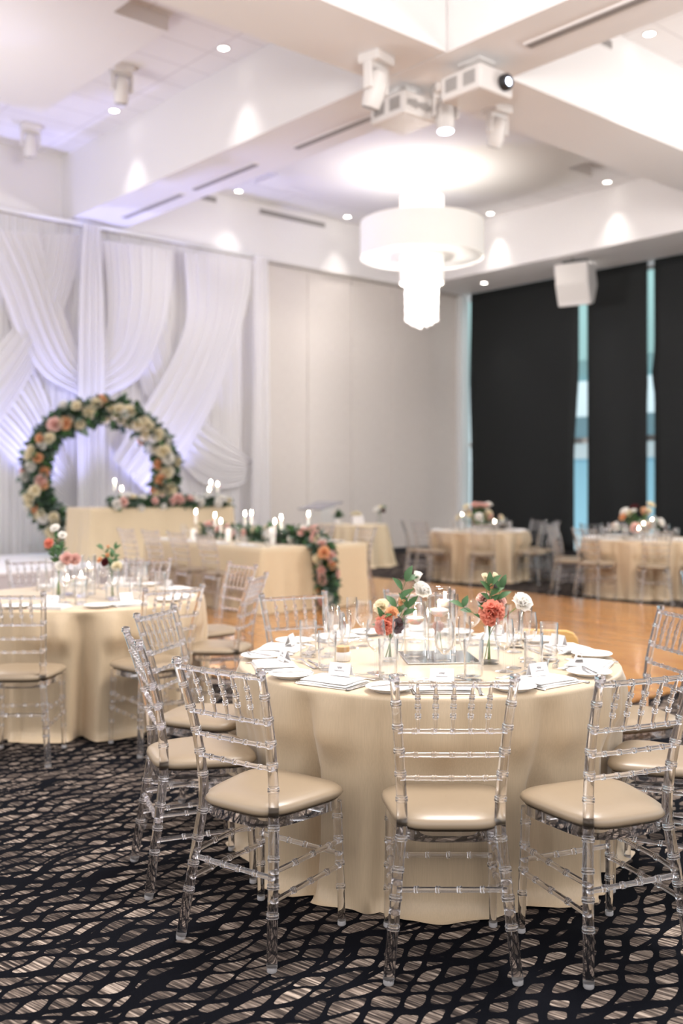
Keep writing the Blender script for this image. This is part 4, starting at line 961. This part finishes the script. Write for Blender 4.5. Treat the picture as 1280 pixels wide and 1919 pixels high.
# far tables: compact arrangements and candles
def arrangement(c, seed, label, cols, R0=0.36, Hh=0.36, n=20, nl=80):
    r = random.Random(seed); o = thing('flower_arrangement', label, 'flowers', (c[0], c[1], ZT))
    add('vase', lathe_data('vase', [(1e-6, 0), (0.06, 0), (0.075, 0.06), (0.07, 0.11), (0.066, 0.11), (0.06, 0.02), (1e-6, 0.012)], M['glass'], 24), o)
    mb = MB()
    for i in range(nl):
        a = r.uniform(0, 6.28); e = r.uniform(0.1, 1.3); d = Vector((cos(a)*cos(e), sin(a)*cos(e), sin(e)))
        leaf(mb, Vector((0, 0, 0.10))+Vector((d.x*R0*0.6, d.y*R0*0.6, d.z*Hh*0.5))*r.uniform(0.3, 1), d, (0, 0, 1), r.uniform(.06, .11), 0.018)
    add('foliage', mb.data('foliage', M['leaf1']), o)
    for i in range(n):
        a = i*2.4+r.uniform(-.3, .3); e = r.uniform(0.15, 1.35); d = Vector((cos(a)*cos(e), sin(a)*cos(e), sin(e)))
        p = Vector((d.x*R0, d.y*R0, 0.10+d.z*Hh*r.uniform(.6, 1))); put_bloom(o, 'rose', r.choice(cols), p, d, r.uniform(0.05, 0.08))
        mb = MB(); mb.tube([(0, 0, 0.08), tuple(p*0.6+Vector((0, 0, 0.02))), tuple(p)], 0.004, 5); add('flower_stem', mb.data('flower_stem', M['stem']), o)
    return o
arrangement((FARM[0]-0.02, FARM[1]-0.1), 31, 'low blush and white flower arrangement on the far middle table', ['blush', 'white', 'blush', 'white', 'cream'])
arrangement((FARR[0]-0.02, FARR[1]), 32, 'low peach, cream and burgundy flower arrangement on the far right table', ['peach', 'cream', 'burgundy', 'white', 'blush'], 0.32, 0.40)
g_ = 'candle cylinders on the far middle table'
def far_candle(px, pyf, d, label, g, r=0.05):
    zf = EYE+(HZ-pyf)/F*d; wl = zf-ZT-0.022
    cylinder_candle(((px-640)/F*d, d, ZT), wl+0.07, r, wl, label, g)
far_candle(866, 964, 15.75, 'lit candle in a glass cylinder, left of the blush flowers on the far middle table', g_); far_candle(927, 977, 15.65, 'lit candle in a glass cylinder, right of the blush flowers on the far middle table', g_)
g_ = 'candle cylinders on the far right table'
far_candle(1222, 973, 13.35, 'tallest lit candle cylinder on the far right table', g_); far_candle(1206, 981, 13.30, 'middle lit candle cylinder on the far right table', g_); far_candle(1197, 990, 13.2, 'lowest lit candle cylinder on the far right table', g_)

# ------------------------------------------------------------------ head table, sweetheart table, podium, small table
def rect_cloth(u0, u1, v0, v1, zb, zt, seed, label, name='tablecloth', mat_=None, slack=0.03):
    """rectangular floor length cloth, built about its own middle in room axes"""
    r = random.Random(seed); cu_, cv_ = (u0+u1)/2, (v0+v1)/2; a, c = (u1-u0)/2, (v1-v0)/2; per = 4*(a+c); N = 320
    ks = [(int(per/0.42), .6), (int(per/0.27), .5), (int(per/0.9), .8)]; ph = [r.uniform(0, 6.28) for _ in ks]
    def edge(s, g):
        s = (s % 1.0)*per
        for (x0, y0), (x1, y1), L, nx, ny in (((-a, -c), (a, -c), 2*a, 0, -1), ((a, -c), (a, c), 2*c, 1, 0), ((a, c), (-a, c), 2*a, 0, 1), ((-a, c), (-a, -c), 2*c, -1, 0)):
            if s <= L: 
                t = s/L; fx = x0+(x1-x0)*t; fy = y0+(y1-y0)*t
                e = min(t, 1-t)*L; k = max(0, 1-e/0.10)
                return fx+nx*g+(x0+x1-2*fx)*0, fy+ny*g, k
            s -= L
        return -a, -c, 0
    rings = []; H = zt-zb
    for q in (0.0, 0.5, 0.9): rings.append([(edge(i/N, 0)[0]*q, edge(i/N, 0)[1]*q, zt) for i in range(N)])
    rings.append([(edge(i/N, -0.012)[0], edge(i/N, -0.012)[1], zt) for i in range(N)])
    for j in range(15):
        t = j/14; ring = []
        for i in range(N):
            s = i/N; w_ = sum(p*sin(2*pi*k*s+q+0.3*t) for (k, p), q in zip(ks, ph))
            x, y, _ = edge(s, 0.004+slack*t+0.022*t*w_)
            ring.append((x, y, zt-0.012-(H-0.016)*t))
        rings.append(ring)
    mb = MB(); mb.quadgrid([p for q in rings for p in q], len(rings), N, closev=True)
    o = add(name, mb.data(name, mat_ or M['satin2']), None, uv(cu_, cv_, 0), RA); return tag(o, label, 'tablecloth', 'long tablecloths')
HU0, HU1, HV0, HV1 = 6.84, 8.47, 9.2, 11.8
Z0 = 0.016
rect_cloth(HU0, HU1, HV0, HV1, Z0+0.002, 0.775, 41, 'champagne floor length cloth on the long head table with the hanging garland')
rect_cloth(6.77, 9.25, 13.18, 13.95, 0.402, 1.165, 42, 'champagne cloth on the raised table in front of the flower ring', slack=0.05)
for i, v_ in enumerate((9.62, 10.22, 10.82, 11.42)):
    p = uv(6.34, v_); chair(p.x, p.y, U.x, U.y, 'clear acrylic chair at the near side of the head table, %s' % ('nearest the garland end', 'second from the garland end', 'third from the garland end', 'by the stage')[i], 'acrylic chairs along the head table')
for i, v_ in enumerate((9.75, 10.6, 11.45)):
    p = uv(8.97, v_); chair(p.x, p.y, -U.x, -U.y, 'clear acrylic chair at the far side of the head table, %s' % ('nearest the garland end', 'middle one', 'farthest, by the podium')[i], 'acrylic chairs along the head table')
def garland(name, label, path, rad, nleaf, nbl, cols, seed, blr=(0.045, 0.065), cat='garland', upb=0.6, fb=-0.7, keep=None):
    """foliage rope with blooms set along a path"""
    r = random.Random(seed); o = thing(name, label, cat, (0, 0, 0)); P_ = crv(path, 90)
    o.location = P_[0]; base = Vector(P_[0])
    mb = MB(); mb.tube([p-base for p in P_], rad*0.30, 8); add('core', mb.data('core', M['leaf2']), o)
    for mi, mn, fr in (('leaf2', 'dark', .45), ('leaf1', 'green', .3), ('leaf3', 'grey', .25)):
        mb = MB()
        for i in range(int(nleaf*fr)):
            t = r.random(); q = P_[int(t*89)]-base; tg = (P_[min(89, int(t*89)+1)]-P_[max(0, int(t*89)-1)]).normalized()
            d = Vector((r.gauss(0, 1), r.gauss(0, 1), r.gauss(0, 1))); d -= tg*d.dot(tg)*0.6; d.normalize()
            if keep and not keep(q+base, d): continue
            L = rad*r.uniform(0.4, 0.85)*(1.35 if r.random() < 0.06 else 1); leaf(mb, q+d*rad*r.uniform(0.15, 0.6), d+tg*r.uniform(-.6, .6), (r.gauss(0, 1), r.gauss(0, 1), 1), L, L*0.26)
        f = add('foliage', mb.data('foliage', M[mi]), o)
    for i in range(nbl):
        t = (i+r.uniform(.2, .8))/nbl; q = P_[int(t*89)]-base; tg = (P_[min(89, int(t*89)+1)]-P_[max(0, int(t*89)-1)]).normalized()
        for _ in range(30):
            d = Vector((r.gauss(0, 1), r.gauss(fb, 1), r.gauss(upb, 1))); d -= tg*d.dot(tg); 
            if d.length < 0.2: continue
            d.normalize()
            if not keep or keep(q+base, d): break
        put_bloom(o, r.choice(('rose', 'rose', 'carnation')), r.choice(cols), q+d*rad*r.uniform(.55, .85), d, r.uniform(*blr))
    return o
mid = (HU0+HU1)/2+0.02; cols = ['peach', 'blush', 'white', 'cream', 'white', 'blush']
pth = [uv(mid, 11.6, 0.85), uv(mid+0.03, 11.0, 0.85), uv(mid-0.03, 10.4, 0.85), uv(mid, 9.8, 0.85), uv(mid, 9.35, 0.85), uv(mid, 9.10, 0.76), uv(mid, 9.05, 0.55), uv(mid+0.02, 9.04, 0.32), uv(mid+0.02, 9.04, 0.12)]
garland('flower_garland', 'green garland with peach and white roses over the end of the head table', pth, 0.135, 2600, 52, cols, 51, (0.055, 0.08))
pth = [uv(7.12, 13.24, 1.22), uv(7.8, 13.26, 1.23), uv(8.5, 13.24, 1.22), uv(9.22, 13.26, 1.22)]
garland('flower_garland', 'green garland with white roses along the front edge of the raised table', pth, 0.115, 1500, 24, ['white', 'cream', 'white', 'blush'], 52, (0.06, 0.085), fb=-1.2)
# flower ring
RC = Vector(at_depth(193, 0, 15.85)); RC.z = 0.40+1.24; ra = radians(24); ux = Vector((cos(ra), sin(ra), 0))
pth = [RC+ux*(1.03*cos(a))+Vector((0, 0, 1.03*sin(a))) for a in [radians(-103)-radians(k*341/22) for k in range(23)]]
fr = garland('flower_ring', 'tall ring of peach, cream and white flowers before the white drape', pth, 0.235, 3900, 99, ['peach', 'cream', 'white', 'cream', 'blush', 'peach', 'cream', 'white'], 53, (0.075, 0.125), 'flower ring', 0.2, -1.5)
mb = MB(); mb.box((0, 0, 0.01), (0.9, 0.4, 0.02), ra); mb.tube([(0, 0, 0.02), (0, 0, 0.15)], 0.03, 8)
bs = add('base_plate', mb.data('base_plate', M['device'], False), fr); bs.location = Vector((RC.x, RC.y, 0.40))-fr.location
# uplights on the stage behind the ring
def uplight(u_, v_, label, power, tilt):
    o = thing('uplight', label, 'uplight', uv(u_, v_, 0.40), RA, 'violet uplights at the drape')
    mb = MB(); mb.lathe([(0.09, 0), (0.09, 0.02), (0.08, 0.03), (0.08, 0.16), (0.072, 0.16)], 20); add('housing', mb.data('housing', M['black'], True, 40), o)
    mb = MB(); mb.lathe([(1e-6, 0.158), (0.072, 0.158)], 20); add('lens', mb.data('lens', M['violetlamp']), o)
    spot('uplight_beam', uv(u_, v_, 0.60), power, (0.42, 0.44, 1.0), 95, 0.7, 0.06, (pi-tilt, 0, RA))
uplight(7.05, 14.9, 'violet uplight behind the left of the raised table', 330, -0.12)
uplight(9.1, 14.95, 'violet uplight at the right end of the raised table', 330, -0.12)
uplight(5.0, 14.95, 'violet uplight left of the flower ring', 180, -0.12)
# candlesticks
def candlestick(px, pyf, u_, label, group, zt):
    k = (px-640)/F; v_ = (k*u_*U.y-u_*U.x)/(V.x-k*V.y)
    p = uv(u_, v_); d = p.y; zf = EYE+(HZ-pyf)/F*d; H = zf-zt-0.02
    o = thing('candlestick', label, 'candle', (p.x, p.y, zt), 0, group)
    hs = max(0.06, H-0.13)
    add('holder', lathe_data('holder', [(1e-6, 0), (0.042, 0), (0.042, 0.006), (0.012, 0.016), (0.009, hs*0.6), (0.012, hs*0.8), (0.026, hs), (0.026, hs+0.006), (1e-6, hs+0.004)], M['glass'], 18), o)
    c = add('candle', lathe_data('candle', [(0.017, hs+0.005), (0.017, H), (1e-6, H+0.002)], M['wax'], 14), o)
    add('flame', lathe_data('flame', [(1e-6, 0), (0.006, 0.012), (0.0075, 0.022), (0.005, 0.038), (1e-6, 0.058)], M['flame'], 10), c, (0, 0, H))
hp = [(367, 960, 7.40, 'leftmost'), (403, 966, 7.42, 'second from left'), (414, 977, 7.30, 'low one, third from left'), (459, 963, 7.35, 'left of the close pair'), (471, 962, 7.52, 'right of the close pair'), (515, 978, 7.38, 'low one behind the white roses'), (527, 970, 7.55, 'tall one behind the white roses'), (578, 964, 7.95, 'rightmost')]
for px, py, u_, lb in hp: candlestick(px, py, u_, 'lit candle in a clear holder on the head table, '+lb, 'candles along the head table', 0.777)
# sweetheart candles: solve on the v line instead
def stage_candle(px, pyf, v_, label):
    k = (px-640)/F; d = v_/(V.x*k+V.y); p = Vector((k*d, d, 0)); zf = EYE+(HZ-pyf)/F*d; zt = 1.167; H = zf-zt-0.02
    o = thing('candlestick', label, 'candle', (p.x, p.y, zt), 0, 'candles on the raised table'); hs = max(0.05, H-0.12)
    add('holder', lathe_data('holder', [(1e-6, 0), (0.042, 0), (0.042, 0.006), (0.012, 0.016), (0.009, hs*0.6), (0.026, hs), (0.026, hs+0.006), (1e-6, hs+0.004)], M['glass'], 18), o)
    c = add('candle', lathe_data('candle', [(0.02, hs+0.005), (0.02, H), (1e-6, H+0.002)], M['wax'], 14), o)
    add('flame', lathe_data('flame', [(1e-6, 0), (0.006, 0.012), (0.0075, 0.022), (0.005, 0.038), (1e-6, 0.058)], M['flame'], 10), c, (0, 0, H))
for px, py, v_, lb in ((215, 902, 13.62, 'left of the left pair'), (228, 916, 13.5, 'right of the left pair'), (395, 904, 13.66, 'tallest of the right group'), (408, 908, 13.6, 'right of the right group'), (392, 917, 13.44, 'lowest of the right group')):
    stage_candle(px, py, v_, 'lit candle on the raised table by the flower ring, '+lb)
# white pillar candles and covers on the head table
for i, v_ in enumerate((9.75, 10.55, 11.2)):
    p = uv(7.42-0.1*i, v_, 0.777); o = thing('pillar_candle', 'white pillar candle by the head table garland, '+('nearest the garland end', 'middle one', 'farthest')[i], 'candle', p, 0, 'pillar candles on the head table')
    add('candle', lathe_data('candle', [(1e-6, 0), (0.04, 0), (0.04, 0.2-0.03*i), (0.036, 0.205-0.03*i), (1e-6, 0.2-0.03*i)], M['wax'], 24), o)
for side, uu_, sg in (('near', HU0, 1), ('far', HU1, -1)):
    for i, v_ in enumerate((9.62, 10.22, 10.82, 11.42) if sg > 0 else (9.75, 10.6, 11.45)):
        w_ = ['nearest the garland end', 'second from the garland end', 'third from the garland end', 'by the stage'][i]
        tl_ = 'on the %s side of the head table, ' % side
        f_ = lambda a, c: tuple(uv(uu_+sg*a, v_+c, 0.7775))
        rz = RA if sg > 0 else RA+pi
        item('plate', f_(0.16, 0.20*sg), rz, 'white bread plate '+tl_+w_, 'bread plates on the head table')
        item('napkin', f_(0.14, 0), rz+pi/2, 'folded white napkin '+tl_+w_, 'folded napkins on the head table')
        item('wine', f_(0.33, -0.05*sg), rz, 'clear wine glass '+tl_+w_, 'wine glasses on the head table')
        item('tumbler', f_(0.30, -0.15*sg), rz, 'clear water tumbler '+tl_+w_, 'water tumblers on the head table')
# acrylic podium
pc_ = Vector(((600-640)/F*16.0, 16.0, 0)); o = thing('podium', 'clear acrylic podium with a tilted reading top behind the head table', 'podium', pc_, RA)
Rt = Matrix.Rotation(radians(-16), 3, 'Y') 
mb = MB(); mb.box((0, 0, 1.17), (0.46, 0.60, 0.02), M=Matrix.Rotation(radians(-14), 3, 'Y')); bevelled(add('reading_top', mb.data('reading_top', mat('smoky_acrylic', (0.42, 0.42, 0.50), 0.15, Transmission_Weight=0.5), False), o), 0.006)
for s in (-1, 1):
    mb = MB(); mb.box((0, s*0.2, 0.59), (0.32, 0.015, 1.14)); add('side_panel', mb.data('side_panel', M['glass'], False), o)
mb = MB(); mb.box((0, 0, 0.01), (0.5, 0.5, 0.02)); add('base', mb.data('base', M['glass'], False), o)
# things on the small round table
cx, cy2 = COCK
o = thing('plant_pot', 'small green plant in a white pot on the small round table', 'plant', (cx-0.27, cy2-0.1, ZT))
add('pot', lathe_data('pot', [(1e-6, 0), (0.06, 0), (0.08, 0.10), (0.07, 0.10), (1e-6, 0.09)], M['china'], 20), o)
mb = MB(); rr = random.Random(9)
for i in range(70):
    a = rr.uniform(0, 6.28); e = rr.uniform(0.3, 1.5); d = Vector((cos(a)*cos(e), sin(a)*cos(e), sin(e))); leaf(mb, Vector((0, 0, 0.10))+d*rr.uniform(0, 0.10), d, (0, 0, 1), 0.10, 0.022)
add('foliage', mb.data('foliage', M['leaf1']), o)
o = thing('gift_box', 'white box topped with cream flowers on the small round table', 'box', (cx+0.07, cy2-0.15, ZT), 0.3)
mb = MB(); mb.box((0, 0, 0.07), (0.22, 0.20, 0.14)); bevelled(add('box', mb.data('box', M['card'], False), o), 0.006)
mb = MB(); mb.box((0, 0, 0.15), (0.20, 0.18, 0.02)); add('lid', mb.data('lid', M['card'], False), o)
for i in range(6): put_bloom(o, 'rose', 'cream', (0.075*cos(i*1.05)*(i > 0), 0.06*sin(i*1.05)*(i > 0), 0.18+0.02*(i == 0)), (cos(i*1.05)*.6, sin(i*1.05)*.6, 1), 0.05)
o = bud_vase((cx+0.50, cy2-0.08, ZT), 'small glass vase with a white and a burgundy bloom on the small round table', 0.16, 0.05, 0.03,
             [('rose', 'white', (-0.05, -0.03, 0.26), (-0.4, -0.5, 0.7), 0.075), ('rose', 'burgundy', (0.06, -0.02, 0.24), (0.5, -0.5, 0.6), 0.055), ('rose', 'cream', (0.02, 0, 0.31), (0.2, -0.3, 0.9), 0.05)], [((0, 0, 0.2), (0.09, 0, 0.3), 5, 0.07)])
